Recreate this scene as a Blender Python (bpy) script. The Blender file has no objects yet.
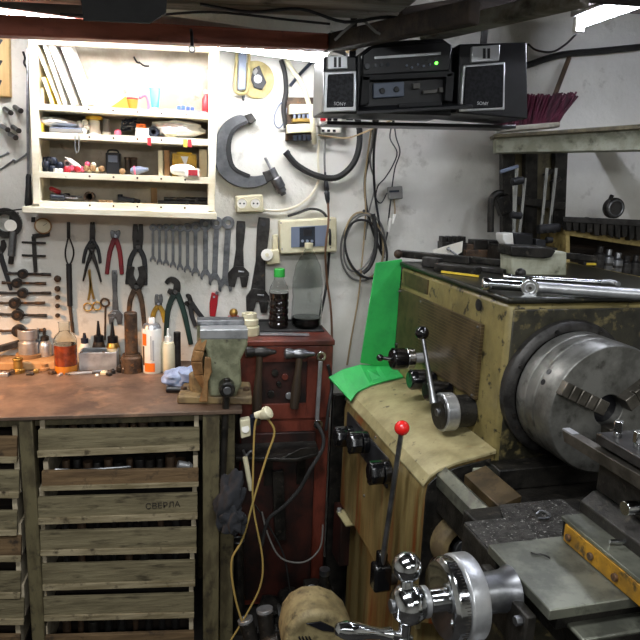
import bpy, bmesh, math, random
from mathutils import Vector, Matrix, Euler, Quaternion, noise
random.seed(7)
V = Vector
SC = bpy.context.scene
COL = SC.collection
rad = math.radians
# ---------------------------------------------------------------- camera model (measured from the photograph)
F = 650.0
PITCH, YAW, ROLL = rad(11.9), rad(11), rad(2.1)
CAM = V((0, 0, 1.56))
_f0 = V((math.sin(YAW), math.cos(YAW), 0)); _r0 = V((math.cos(YAW), -math.sin(YAW), 0)); _u0 = V((0, 0, 1))
FW = _f0 * math.cos(PITCH) - _u0 * math.sin(PITCH)
_up = _u0 * math.cos(PITCH) + _f0 * math.sin(PITCH)
RT = _r0 * math.cos(ROLL) + _up * math.sin(ROLL)
UP = _up * math.cos(ROLL) - _r0 * math.sin(ROLL)
YW = 2.45                     # back wall
def ray(px, py): return FW * F + RT * (px - 320) + UP * (320 - py)
def Z(px, py, z):             # point measured on a level surface
    d = ray(px, py); return CAM + d * ((z - CAM.z) / d.z)
def Y(px, py, y):             # point measured on a plane parallel to the back wall
    d = ray(px, py); return CAM + d * ((y - CAM.y) / d.y)
def W(px, py, off=0.0): return Y(px, py, YW - off)
# lathe frame: x to the right, y towards the back wall, z up
_A = Z(402, 262, 1.31); _B = Z(510, 298, 1.31)
_ey = (_A - _B).normalized()
LM = Matrix.Translation((_B.x, _B.y, 0)) @ Matrix.Rotation(math.atan2(-_ey.x, _ey.y), 4, 'Z')
LMI = LM.inverted()
def L(px, py, axis, val):     # point measured on a plane of the lathe, in lathe coordinates
    c = LMI @ CAM; d = LMI.to_3x3() @ ray(px, py); i = 'xyz'.index(axis)
    return c + d * ((val - c[i]) / d[i])
def LW(x, y, z): return LM @ V((x, y, z))

# ---------------------------------------------------------------- materials
def hx(s):
    s = s.lstrip('#'); o = []
    for i in (0, 2, 4):
        v = int(s[i:i + 2], 16) / 255; o.append(v / 12.92 if v <= .04045 else ((v + .055) / 1.055) ** 2.4)
    return (*o, 1)
def mat(name, c1, c2=None, sc=8, lo=.42, hi=.6, rough=.6, metal=0.0, st=(1, 1, 1), c3=None, sc3=30, lo3=.58, hi3=.66, st3=(1, 1, 1),
        bump=0.0, bsc=40, trans=0.0, ior=1.45, emit=None, es=0, coat=0.0, r2=None, dist=0.0, lines=None):
    m = bpy.data.materials.new(name); m.use_nodes = True
    nt = m.node_tree; n = nt.nodes; l = nt.links; b = n['Principled BSDF']
    b.inputs['Roughness'].default_value = rough; b.inputs['Metallic'].default_value = metal
    b.inputs['Base Color'].default_value = hx(c1)
    if trans: b.inputs['Transmission Weight'].default_value = trans; b.inputs['IOR'].default_value = ior
    if coat: b.inputs['Coat Weight'].default_value = coat
    if emit: b.inputs['Emission Color'].default_value = hx(emit); b.inputs['Emission Strength'].default_value = es
    tc = n.new('ShaderNodeTexCoord')
    def nz(scale, stretch, detail=6):
        mp = n.new('ShaderNodeMapping'); mp.inputs['Scale'].default_value = stretch; l.new(tc.outputs['Object'], mp.inputs[0])
        t = n.new('ShaderNodeTexNoise'); t.inputs['Scale'].default_value = scale; t.inputs['Detail'].default_value = detail
        t.inputs['Roughness'].default_value = .62; t.inputs['Distortion'].default_value = dist; l.new(mp.outputs[0], t.inputs[0]); return t.outputs[0]
    def ramp(src, a, bb):
        r = n.new('ShaderNodeMapRange'); r.inputs[1].default_value = a; r.inputs[2].default_value = bb; l.new(src, r.inputs[0]); return r.outputs[0]
    def mix(f, a, bb):
        x = n.new('ShaderNodeMix'); x.data_type = 'RGBA'; l.new(f, x.inputs[0])
        for s, k in ((a, 6), (bb, 7)):
            if isinstance(s, str): x.inputs[k].default_value = hx(s)
            else: l.new(s, x.inputs[k])
        return x.outputs[2]
    cur = c1
    if c2:
        f = ramp(nz(sc, st), lo, hi); cur = mix(f, c1, c2)
        if r2 is not None:
            rr = n.new('ShaderNodeMapRange'); rr.inputs[3].default_value = rough; rr.inputs[4].default_value = r2; l.new(f, rr.inputs[0]); l.new(rr.outputs[0], b.inputs['Roughness'])
    if c3: cur = mix(ramp(nz(sc3, st3), lo3, hi3), cur, c3)
    if lines:                     # engraved rows: (axis scale, colour)
        w = n.new('ShaderNodeTexWave'); w.bands_direction = lines[0]; w.inputs['Scale'].default_value = lines[1]; w.inputs['Distortion'].default_value = lines[3]
        w.inputs['Detail'].default_value = 1; l.new(tc.outputs['Object'], w.inputs[0])
        cur = mix(ramp(w.outputs['Fac'], lines[4], 1.0), cur, lines[2])
    if not isinstance(cur, str): l.new(cur, b.inputs['Base Color'])
    if bump:
        bp = n.new('ShaderNodeBump'); bp.inputs['Strength'].default_value = bump; bp.inputs['Distance'].default_value = .01
        l.new(nz(bsc, st, 8), bp.inputs['Height']); l.new(bp.outputs[0], b.inputs['Normal'])
    return m
def plain(name, c, rough=.5, metal=0.0, **k): return mat(name, c, rough=rough, metal=metal, **k)

M = {}
M['plaster'] = mat('plaster', 'dedcd4', 'c9c6bb', sc=2.6, lo=.4, hi=.68, rough=.9, c3='857e70', sc3=9, lo3=.6, hi3=.82, bump=.7, bsc=14)
M['ceil'] = mat('ceiling boards', '3a332b', '201b17', sc=5, rough=.9, bump=.4)
M['floor'] = mat('oily concrete', '2d2925', '171412', sc=4, rough=.7, bump=.4, bsc=20)
M['beam'] = mat('red brown pipe paint', '9c5642', '7c4232', sc=9, rough=.6, st=(.4, 2, 2), c3='3a241c', sc3=22, lo3=.6, hi3=.75, bump=.15)
M['darkwood'] = mat('dark old wood', '3b3027', '1f1914', sc=6, rough=.85, st=(.3, 3, 3), bump=.4)
M['greyboard'] = mat('pale dirty board', 'b3b0a4', '7f796a', sc=3, rough=.85, st=(.5, 4, 4), c3='3b352d', sc3=6, lo3=.58, hi3=.7, bump=.3)
M['cream'] = mat('cream painted wood', 'e9e2cc', 'd6c9a8', sc=5, rough=.6, st=(.6, 2, 2), c3='7d6b4e', sc3=26, lo3=.66, hi3=.76, bump=.12)
M['whiteboard'] = mat('white painted board', 'e6e2d6', 'cfc9b9', sc=5, rough=.7, c3='6b6255', sc3=12, lo3=.66, hi3=.78)
M['paper'] = mat('white paper', 'efece4', 'ddd8c9', sc=7, rough=.8)
M['paper2'] = mat('yellowish paper', 'e6dcc0', 'd2c39b', sc=7, rough=.8)
M['yellowp'] = mat('yellow card', 'e3c63f', 'caa92c', sc=9, rough=.6)
M['redplastic'] = mat('red plastic', 'b3202a', '8d1820', sc=12, rough=.35)
M['red'] = plain('bright red plastic', 'd8201c', .22, coat=.6)
M['pink'] = plain('pink red plastic', 'd9607a', .4)
M['orange'] = plain('orange paint', 'e6701e', .45)
M['teal'] = plain('teal plastic', '3fb7bd', .4)
M['blue'] = mat('blue plastic', '2d4fb2', '1e3683', sc=30, rough=.4)
M['navy'] = mat('dark blue grey plastic', '232a3a', '151a26', sc=18, rough=.4)
M['white'] = mat('white plastic', 'e8e6df', 'd6d2c6', sc=8, rough=.4)
M['ivory'] = mat('aged ivory plastic', 'd9d2b4', 'c6bd9b', sc=8, rough=.45, c3='7f7559', sc3=20, lo3=.68, hi3=.8)
M['bag'] = mat('white plastic bag', 'f6f6f4', 'e2e2e2', sc=8, rough=.35, bump=.5, bsc=25)
M['black'] = mat('black plastic', '15151a', '0e0e11', sc=20, rough=.35)
M['blackm'] = mat('matt black plastic', '1c1c1f', '111113', sc=20, rough=.6)
M['rubber'] = mat('black rubber', '222120', '161514', sc=15, rough=.7)
M['steel'] = mat('dull steel', '8e8f90', '66676a', sc=14, rough=.36, metal=.9, c3='4a4540', sc3=20, lo3=.62, hi3=.75)
M['chrome'] = mat('bright steel', 'cfd1d3', 'b4b6b8', sc=10, rough=.12, metal=1)
M['satin'] = mat('satin steel', 'c0c1c2', '9a9b9d', sc=12, rough=.33, metal=.7)
M['toolsteel'] = mat('blackened tool steel', '403e3c', '292725', sc=30, rough=.42, metal=.6, c3='6a5642', sc3=40, lo3=.62, hi3=.76)
M['rusty'] = mat('rusty tool steel', '5a4736', '362b22', sc=30, rough=.6, metal=.4, c3='84582f', sc3=44, lo3=.56, hi3=.7)
M['brass'] = mat('old brass', 'b0904e', '8a6b35', sc=12, rough=.4, metal=.8)
M['oldwood'] = mat('worn wood', 'a9855a', '7f5f3d', sc=6, rough=.75, st=(1, 1, .2), bump=.2)
M['handlewood'] = mat('dark oily wood', '4a3a2a', '30251a', sc=7, rough=.6, st=(3, 3, .3))
M['panelwood'] = mat('light wood panel', 'd7b981', 'bf9c63', sc=4, rough=.6, st=(3, 3, .4))
M['redgrip'] = mat('red dipped grip', '8c1f27', '651720', sc=14, rough=.5)
M['blackgrip'] = mat('black dipped grip', '26272a', '17181a', sc=14, rough=.55)
M['greengrip'] = mat('dark green grip', '1d3a33', '132722', sc=14, rough=.5)
M['yellowgrip'] = mat('yellow grip', 'c39a22', '8d6f1c', sc=14, rough=.5)
M['benchtop'] = mat('worn steel bench sheet', '75604f', '4d3f36', sc=7, lo=.36, hi=.64, rough=.42, metal=.3, c3='987a62', sc3=12, lo3=.54, hi3=.74, r2=.6, bump=.1)
M['crate'] = mat('weathered grey board', '80765a', '5a513a', sc=14, lo=.34, hi=.66, rough=.85, st=(.35, 3, 3), c3='332b1a', sc3=26, lo3=.53, hi3=.72, st3=(.5, 2, 2), bump=.4)
M['crate2'] = mat('browner weathered board', '786042', '4e3b24', sc=14, lo=.34, hi=.66, rough=.85, st=(.35, 3, 3), c3='302417', sc3=24, lo3=.54, hi3=.7, bump=.4)
M['batten'] = mat('pale worn batten', '9d9073', '6f6347', sc=20, lo=.36, hi=.64, rough=.85, st=(.35, 3, 3), c3='3a301f', sc3=30, lo3=.55, hi3=.68, bump=.4)
M['crateend'] = mat('bare pale wood', 'b9ac93', '8d8169', sc=8, rough=.85)
M['oliveframe'] = mat('olive painted steel', '625a40', '443c29', sc=16, rough=.55, st=(2, 2, .6), c3='29231a', sc3=26, lo3=.55, hi3=.7, bump=.15)
M['visegreen'] = mat('grey green vise paint', '85866c', '62634d', sc=20, rough=.45, c3='37332a', sc3=32, lo3=.58, hi3=.68, bump=.15)
M['visebrown'] = mat('tan worn casting', '86744f', '62523a', sc=18, rough=.6, c3='362b1e', sc3=30, lo3=.55, hi3=.68, bump=.2)
M['leather'] = mat('tan leather', '9a7346', '70502c', sc=14, rough=.7, c3='3b2a1a', sc3=24, lo3=.58, hi3=.7, bump=.3)
M['cloth'] = mat('pale blue rag', '93a3c0', '7282a2', sc=24, rough=.95, bump=.5, bsc=60)
M['darkcloth'] = mat('dark grey cloth', '2c2d31', '1b1c1f', sc=9, rough=.95, bump=.5, bsc=30)
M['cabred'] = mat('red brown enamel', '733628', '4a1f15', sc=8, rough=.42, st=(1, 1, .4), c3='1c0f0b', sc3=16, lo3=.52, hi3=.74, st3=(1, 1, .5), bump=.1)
M['cabdark'] = mat('dark red enamel with grime and painted shade', '3d1a12', '210f0b', sc=9, rough=.5, st=(1, 1, .5), c3='110b09', sc3=12, lo3=.46, hi3=.66, bump=.1)  # grime and shade together: darkened for the shaded lower cabinet
M['amber'] = mat('amber oil', '7d3216', '5c2412', sc=30, rough=.1, coat=.5)
M['oil'] = plain('pale golden oil', 'b5701e', .1, coat=.5)
M['darkliquid'] = plain('dark liquid', '17110f', .08, coat=.5)
M['glass'] = plain('clear bottle plastic', 'eef2f0', .06, trans=1.0, ior=1.12)
M['greencap'] = plain('green cap', '2fa03f', .4)
M['green'] = mat('green sheet', '2fae52', '27994a', sc=9, rough=.55, c3='1c7a3a', sc3=16, lo3=.62, hi3=.75)
M['lathepaint'] = mat('worn beige lathe paint', '85784a', '655a36', sc=10, lo=.36, hi=.64, rough=.42, c3='241f13', sc3=26, lo3=.57, hi3=.63, bump=.12, bsc=60)
M['lathegrime'] = mat('oily olive lathe paint', '333024', '191812', sc=12, lo=.4, hi=.62, rough=.4, c3='776b45', sc3=26, lo3=.53, hi3=.68, bump=.15, bsc=60)
M['lathestreak'] = mat('oil streaked beige paint', '85744a', '5e4e2a', sc=26, lo=.36, hi=.62, rough=.42, st=(1, 1, .10), c3='6b3410', sc3=20, lo3=.52, hi3=.64, st3=(1, 1, .08), bump=.08)
M['lathetop'] = mat('pale beige lathe cover', 'a89c74', '857a55', sc=14, lo=.38, hi=.66, rough=.42, c3='4a3f24', sc3=42, lo3=.62, hi3=.70, bump=.1, bsc=60)
M['coverdark'] = mat('dark oiled cover', '2a2922', '15150f', sc=22, rough=.3, metal=.4, c3='5a513a', sc3=44, lo3=.6, hi3=.7)
M['plateline'] = mat('brown engraved plate', '55462f', '3c301d', sc=16, rough=.42, metal=.3, c3='261e13', sc3=24, lo3=.54, hi3=.7, lines=('Z', 34, '6b5d40', .35, .86))
M['plate'] = mat('brown metal plate', '55462f', '3c301d', sc=16, rough=.42, metal=.3, c3='261e13', sc3=24, lo3=.54, hi3=.7)
M['castiron'] = mat('dark oily cast iron', '33302c', '1b1a18', sc=20, rough=.4, metal=.5, c3='5a5349', sc3=46, lo3=.6, hi3=.74, bump=.2, bsc=70)
M['microm'] = mat('grey japanned frame', '5c5e61', '46484b', sc=18, rough=.5, metal=.2)
M['wrench'] = mat('worn chrome wrench', '8b8d91', '6a6c70', sc=26, rough=.3, metal=.8)
M['oldivory'] = mat('yellowed enamel', 'b7a874', '978856', sc=24, rough=.5)
M['shelfback'] = mat('dull shelf back', 'b9b0a0', '9d9382', sc=7, rough=.8, c3='5d5447', sc3=22, lo3=.62, hi3=.76)
M['ground'] = mat('ground steel slide', '7c7d70', '5c5d54', sc=14, rough=.36, metal=.6, c3='42423a', sc3=30, lo3=.58, hi3=.74, bump=.05)
M['chuck'] = mat('chuck steel', '8a8984', '65645f', sc=12, rough=.42, metal=.75, c3='413e38', sc3=24, lo3=.58, hi3=.74, bump=.05)
M['jaw'] = mat('hardened jaw steel', '6d6860', '4e4a43', sc=16, rough=.4, metal=.85)
M['yellowpaint'] = mat('worn yellow paint', 'a87a1b', '7c5a17', sc=24, rough=.5, c3='3a2d16', sc3=40, lo3=.54, hi3=.66)
M['chips'] = mat('metal chips and grime', '4a4744', '2a2825', sc=60, rough=.45, metal=.4, c3='b4b2ac', sc3=150, lo3=.6, hi3=.66, bump=1, bsc=160)
M['bakelite'] = plain('black bakelite', '0d0d0f', .18, coat=.4)
M['greyhouse'] = mat('pale grey machine paint', 'a3a390', '83846f', sc=14, rough=.6, c3='4b4a3a', sc3=22, lo3=.58, hi3=.74, bump=.1)
M['bristle'] = mat('crimson bristles', '4f1029', '2b0816', sc=40, rough=.85, st=(1, 1, .1))
M['yellowrack'] = mat('yellowish rack wood', 'a8945a', '7c693a', sc=14, rough=.7, c3='453a22', sc3=26, lo3=.57, hi3=.72)
M['galv'] = mat('grey lamp housing', 'c7c9c9', 'a5a7a7', sc=8, rough=.4, metal=.3)
M['cordyellow'] = plain('yellowed cord', 'a88f50', .55)
M['cordtan'] = plain('tan cord', '9a8664', .6)
M['cordgrey'] = plain('grey cord', '6e6c68', .6)
M['cordwhite'] = plain('white cord', 'd6cfb8', .55)
M['cordbrown'] = plain('brown cord', '6d4f38', .6)
M['silver'] = plain('silver plastic', 'c9cbcd', .3, .7)
M['grille'] = mat('grey speaker cloth', '4b4c50', '37383b', sc=120, rough=.9)
M['darkgrille'] = mat('black speaker cloth', '26262a', '18181b', sc=120, rough=.9)
M['lcd'] = plain('dark display', '2b3038', .2)
M['bluegrey'] = plain('blue grey panel', '6b7587', .4)
M['ink'] = plain('dark pencil marks', '2b251d', .8)
M['printgrey'] = plain('grey print', 'a9abad', .5)
M['led'] = plain('green led', '46ff3a', .4, emit='5dff45', es=4)
M['tube'] = plain('lit fluorescent tube', 'ffffff', .4, emit='f7f9ff', es=78)
M['tube2'] = plain('lit tube', 'ffffff', .4, emit='e9eeff', es=50)
M['beigeplastic'] = mat('dirty beige moulding', '94865f', '6f6243', sc=14, rough=.6, c3='3d3322', sc3=22, lo3=.54, hi3=.7, bump=.2)

# ---------------------------------------------------------------- mesh builder
def frame(axis):
    a = V(axis).normalized(); t = V((0, 0, 1)) if abs(a.z) < .9 else V((1, 0, 0))
    u = a.cross(t).normalized(); return a, u, a.cross(u).normalized()
def smooth_pts(P, n=6, closed=False):
    P = [V(p) for p in P]; N = len(P); out = []
    if N < 3: return P
    for i in range(N if closed else N - 1):
        if closed: a, b, c, d = P[i - 1], P[i], P[(i + 1) % N], P[(i + 2) % N]
        else: a, b, c, d = P[max(i - 1, 0)], P[i], P[i + 1], P[min(i + 2, N - 1)]
        for k in range(n):
            t = k / n
            out.append(.5 * ((2 * b) + (c - a) * t + (2 * a - 5 * b + 4 * c - d) * t * t + (3 * b - a - 3 * c + d) * t ** 3))
    if not closed: out.append(P[-1])
    return out
class MB:
    def __init__(self, xf=None): self.bm = bmesh.new(); self.xf = xf
    def v(self, p): return self.bm.verts.new(self.xf @ V(p) if self.xf else V(p))
    def face(self, vs):
        try: return self.bm.faces.new(vs)
        except ValueError: return None
    def hexa(self, a, b):           # two quads
        A = [self.v(p) for p in a]; B = [self.v(p) for p in b]; n = len(A)
        self.face(A[::-1]); self.face(B)
        for i in range(n): self.face((A[i], A[(i + 1) % n], B[(i + 1) % n], B[i]))
        return self
    def prism(self, pts, ext): e = V(ext); return self.hexa(pts, [V(p) + e for p in pts])
    def box(self, c, s, rot=None):
        c = V(c); h = V(s) / 2; r = (Euler(rot).to_matrix() if rot is not None and not isinstance(rot, Matrix) else rot) or Matrix.Identity(3)
        q = lambda z: [c + r @ V((x * h.x, y * h.y, z * h.z)) for x, y in ((-1, -1), (1, -1), (1, 1), (-1, 1))]
        return self.hexa(q(-1), q(1))
    def b2(self, x0, x1, y0, y1, z0, z1): return self.box(((x0 + x1) / 2, (y0 + y1) / 2, (z0 + z1) / 2), (abs(x1 - x0), abs(y1 - y0), abs(z1 - z0)))
    def bar(self, p0, p1, w, h, up=(0, 0, 1)):   # rectangular bar between two points
        p0, p1 = V(p0), V(p1); a = (p1 - p0).normalized(); u = V(up)
        if abs(a.dot(u.normalized())) > .97: u = V((0, 1, 0)) if abs(a.y) < .9 else V((1, 0, 0))
        s = a.cross(u).normalized(); t = s.cross(a).normalized()
        q = lambda p: [p + s * (i * w / 2) + t * (j * h / 2) for i, j in ((-1, -1), (1, -1), (1, 1), (-1, 1))]
        return self.hexa(q(p0), q(p1))
    def lathe(self, base, axis, prof, n=24, close=False):   # prof: (radius, height)
        a, u, w = frame(axis); base = V(base); rings = []
        for r, h in prof:
            if r < 1e-6: rings.append([self.v(base + a * h)])
            else: rings.append([self.v(base + a * h + (u * math.cos(2 * math.pi * k / n) + w * math.sin(2 * math.pi * k / n)) * r) for k in range(n)])
        pairs = list(zip(rings, rings[1:])) + ([(rings[-1], rings[0])] if close else [])
        for A, B in pairs:
            for k in range(n):
                k2 = (k + 1) % n
                if len(A) == 1 and len(B) == 1: continue
                if len(A) == 1: self.face((A[0], B[k2], B[k]))
                elif len(B) == 1: self.face((A[k], A[k2], B[0]))
                else: self.face((A[k], A[k2], B[k2], B[k]))
        if not close:
            if len(rings[0]) > 1: self.face(rings[0][::-1])
            if len(rings[-1]) > 1: self.face(rings[-1])
        return self
    def cyl(self, p0, p1, r0, r1=None, n=20):
        p0, p1 = V(p0), V(p1); d = p1 - p0
        return self.lathe(p0, d, [(r0, 0), (r0 if r1 is None else r1, d.length)], n)
    def ring(self, c, axis, R, r, h=None, n=24, m=8):       # torus, or flat washer when h is given
        if h: return self.lathe(c, axis, [(R - r, -h / 2), (R + r, -h / 2), (R + r, h / 2), (R - r, h / 2)], n, close=True)
        return self.lathe(c, axis, [(R + r * math.cos(2 * math.pi * k / m), r * math.sin(2 * math.pi * k / m)) for k in range(m)], n, close=True)
    def ball(self, c, r, n=16): return self.lathe(V(c) - V((0, 0, r)), (0, 0, 1), [(r * math.sin(math.pi * k / (n // 2 + 2)), r - r * math.cos(math.pi * k / (n // 2 + 2))) for k in range(n // 2 + 3)], n)
    def blob(self, c, s, seed=0, amp=.18, rot=None, fr=1.6, n=3):
        r = bmesh.ops.create_icosphere(self.bm, subdivisions=n, radius=1)
        m = Euler(rot).to_matrix() if rot else Matrix.Identity(3); o = V((seed * 3.7, seed * 1.3, seed * 5.1))
        for vt in r['verts']:
            k = 1 + amp * noise.noise(vt.co * fr + o) * 2
            q = V(c) + m @ V((vt.co.x * s[0] * k, vt.co.y * s[1] * k, vt.co.z * s[2] * k))
            vt.co = self.xf @ q if self.xf else q
        return self
    def tube(self, P, r, n=8, closed=False, sm=5):
        P = smooth_pts(P, sm, closed) if sm > 1 else [V(p) for p in P]
        N = len(P); rings = []; ref = None
        for i, p in enumerate(P):
            t = ((P[(i + 1) % N] - P[i - 1]) if closed else (P[min(i + 1, N - 1)] - P[max(i - 1, 0)]))
            t = t.normalized() if t.length > 1e-9 else V((0, 0, 1))
            if ref is None: ref = frame(t)[1]
            ref = (ref - t * ref.dot(t)).normalized(); w = t.cross(ref)
            rr = r[min(int(i / max(N - 1, 1) * (len(r) - 1) + .5), len(r) - 1)] if isinstance(r, (list, tuple)) else r
            rings.append([self.v(p + (ref * math.cos(2 * math.pi * k / n) + w * math.sin(2 * math.pi * k / n)) * rr) for k in range(n)])
        for A, B in list(zip(rings, rings[1:])) + ([(rings[-1], rings[0])] if closed else []):
            for k in range(n): self.face((A[k], A[(k + 1) % n], B[(k + 1) % n], B[k]))
        if not closed: self.face(rings[0][::-1]); self.face(rings[-1])
        return self
    # --- outlines and strokes measured on the back wall, given a real thickness
    def plate(self, px, off, th): return self.prism([W(x, y, off) for x, y in px], (0, -th, 0))
    def stroke(self, px, w, off, th, sm=4, plane=None):
        P = [V((x, y, 0)) for x, y in px]
        if len(P) > 2 and sm > 1: P = smooth_pts(P, sm)
        N = len(P); Lft, Rgt = [], []
        for i, p in enumerate(P):
            t = (P[min(i + 1, N - 1)] - P[max(i - 1, 0)]).normalized()
            if isinstance(w, (list, tuple)):
                f = i / max(N - 1, 1) * (len(w) - 1); k = min(int(f), len(w) - 2); ww = w[k] + (w[k + 1] - w[k]) * (f - k)
            else: ww = w
            nrm = V((-t.y, t.x, 0)) * ww / 2; Lft.append(p + nrm); Rgt.append(p - nrm)
        vs = []
        for a, b in zip(Lft, Rgt):
            q = [W(a.x, a.y, off), W(b.x, b.y, off)]
            vs.append([self.v(q[0]), self.v(q[1]), self.v(q[1] - V((0, th, 0))), self.v(q[0] - V((0, th, 0)))])
        for A, B in zip(vs, vs[1:]):
            for k in range(4): self.face((A[k], A[(k + 1) % 4], B[(k + 1) % 4], B[k]))
        self.face(vs[0][::-1]); self.face(vs[-1]); return self
    def build(self, name, m, parent=None, bevel=0, sharp=.7, origin=None, seg=2):
        bm = self.bm; bmesh.ops.recalc_face_normals(bm, faces=bm.faces)
        if parent is not None: mi = parent.matrix_world.inverted()
        else:
            if origin is None:
                xs = [q.co for q in bm.verts]
                lo = [min(q[i] for q in xs) for i in range(3)]; hi = [max(q[i] for q in xs) for i in range(3)]
                origin = V(((lo[0] + hi[0]) / 2, (lo[1] + hi[1]) / 2, lo[2]))
            mi = Matrix.Translation(-V(origin))
        bmesh.ops.transform(bm, matrix=mi, verts=bm.verts)
        me = bpy.data.meshes.new(name); bm.to_mesh(me); bm.free()
        for p in me.polygons: p.use_smooth = True
        me.set_sharp_from_angle(angle=sharp)
        o = bpy.data.objects.new(name, me); COL.objects.link(o)
        for q in (m if isinstance(m, (list, tuple)) else [m]): me.materials.append(M[q] if isinstance(q, str) else q)
        if parent is not None: o.parent = parent; o.matrix_world = parent.matrix_world.copy()
        else: o.location = origin; o.matrix_world = Matrix.Translation(origin)
        if bevel:
            b = o.modifiers.new('bevel', 'BEVEL'); b.width = bevel; b.segments = seg; b.limit_method = 'ANGLE'; b.angle_limit = rad(35)
        return o
def tag(o, label, cat, group=None):
    o['label'] = label; o['category'] = cat
    if group: o['group'] = group
    return o
def thing(name, label, cat, loc, group=None, mw=None):
    o = bpy.data.objects.new(name, None); COL.objects.link(o); o.empty_display_size = .05
    o.matrix_world = mw if mw else Matrix.Translation(V(loc))
    return tag(o, label, cat, group)
def struct(o): o['kind'] = 'structure'; return o
def dup(root, mw, label, group=None):
    r = root.copy(); COL.objects.link(r); r.matrix_world = mw; r['label'] = label
    if group: r['group'] = group
    for c0 in list(root.children):
        c = c0.copy(); COL.objects.link(c); c.parent = r
        for d0 in list(c0.children):
            d = d0.copy(); COL.objects.link(d); d.parent = c
    return r
def text(s, name, m, parent, p, size, rot, ext=.0006, bold=0):   # raised lettering on a thing
    c = bpy.data.curves.new(name, 'FONT'); c.body = s; c.size = size; c.extrude = ext; c.align_x = 'CENTER'; c.align_y = 'CENTER'; c.offset = bold
    f = bpy.data.objects.new(name, c); COL.objects.link(f)
    me = bpy.data.meshes.new_from_object(f.evaluated_get(bpy.context.evaluated_depsgraph_get())); bpy.data.objects.remove(f)
    o = bpy.data.objects.new(name, me); COL.objects.link(o); me.materials.clear(); me.materials.append(M[m]); o.parent = parent
    o.matrix_world = Matrix.Translation(p) @ rot.to_4x4(); return o
FRONT = Euler((rad(90), 0, 0)).to_matrix()     # lettering facing the room (-y)
# ================================================================= THE ROOM
X0, X1, Y0, ZC = -2.2, 2.7, -2.4, 2.42
struct(MB().b2(X0 - .1, X1 + .1, Y0 - .1, YW + .1, -.1, 0).build('floor', 'floor'))
struct(MB().b2(X0 - .1, X1 + .1, Y0 - .1, YW + .1, ZC, ZC + .1).build('ceiling', 'ceil'))
struct(MB().b2(X0 - .1, X1 + .1, YW, YW + .1, 0, ZC).build('wall_back', 'plaster'))
struct(MB().b2(X0 - .1, X0, Y0, YW, 0, ZC).build('wall_left', 'plaster'))
struct(MB().b2(X1, X1 + .1, Y0, YW, 0, ZC).build('wall_right', 'plaster'))
struct(MB().b2(X0 - .1, X1 + .1, Y0 - .1, Y0, 0, ZC).build('wall_front', 'plaster'))
# red-brown pipe beam crossing over the shelf, ending at a bright collar
yb = 1.96
pa, pb = Y(-60, 29, yb), Y(331, 41, yb)
m = MB(); m.hexa([Y(-60, 10, yb), Y(-60, 32, yb), Y(-60, 32, yb) + V((0, .055, 0)), Y(-60, 10, yb) + V((0, .055, 0))],
                 [Y(329, 33, yb), Y(329, 49, yb), Y(329, 49, yb) + V((0, .055, 0)), Y(329, 33, yb) + V((0, .055, 0))])
struct(m.build('trim_1', 'beam', bevel=.006))
# pale ribbed boards lying on the beam, dark old boards and joists overhead
m = MB()
for k in range(4): m.bar(Y(-90, 8, 1.96) + V((0, -.075 * k, .042 + .004 * (k % 2))), Y(395, 30, 1.96) + V((0, -.075 * k, .042 + .004 * (k % 2))), .07, .016)
struct(m.build('trim_2', 'greyboard', bevel=.003))
def joist(n, p0, p1, w, h, m): struct(MB().bar(p0, p1, w, h).build(n, m, bevel=.004))
joist('trim_3', V((-1.4, 1.62, 2.075)), V((2.2, 1.5, 2.09)), .14, .12, 'darkwood')
joist('trim_4', V((-1.4, 1.9, 2.13)), V((2.2, 2.0, 2.2)), .16, .1, 'darkwood')
joist('trim_5', V((-1.2, 1.3, 2.03)), V((1.2, 1.28, 2.045)), .16, .09, 'darkwood')
joist('trim_6', Y(328, 44, 2.0), Y(475, 12, 1.45), .035, .05, 'darkwood')
joist('trim_7', Y(425, 34, 1.9), Y(585, -4, 1.5), .05, .04, 'greyboard')
joist('trim_8', Y(395, 21, 2.02), Y(560, -6, 2.05), .12, .05, 'darkwood')
def single(name, m, label, cat, mm, bevel=0, group=None, **k): return tag(mm.build(name, m, bevel=bevel, **k), label, cat, group)
FQ = [Y(74, -24, 1.56), Y(84, 21, 1.55), Y(150, 24, 1.55), Y(166, 14, 1.55), Y(172, -24, 1.56)]; FQ[0].z = FQ[4].z = 2.06
m = MB(); m.hexa(FQ, [p - V((0, .008, 0)) for p in FQ])
single('rubber_flap', 'rubber', 'black rubber sheet hanging down from the ceiling above the shelf', 'rubber sheet', m)
t = thing('sheet_metal_collar', 'bright metal collar at the right end of the red-brown overhead beam', 'bracket', Y(340, 52, 2.05))
m = MB(); m.prism([Y(331, 30, 1.955), Y(331, 51, 1.955), Y(346, 56, 1.955), Y(346, 35, 1.955)], (0, .08, 0)); m.build('sleeve', 'satin', t, .002)
MB().cyl(Y(354, 44, 2.0), Y(354, 44, 2.0) + V((0, .06, 0)), .017).build('end_ring', 'brass', t, .002)
t = thing('hook', 'black wire hook hanging from the overhead beam in front of the shelf', 'hook', Y(192, 40, 2.02))
MB().tube([Y(191, 30, 1.962), Y(191.5, 33, 1.945), Y(192, 40, 1.94), Y(192, 46, 1.94)], .0045).build('stem', 'black', t)
MB().ring(Y(192, 49, 1.94), (0, 1, 0), .008, .0025).build('eye', 'steel', t)

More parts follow.
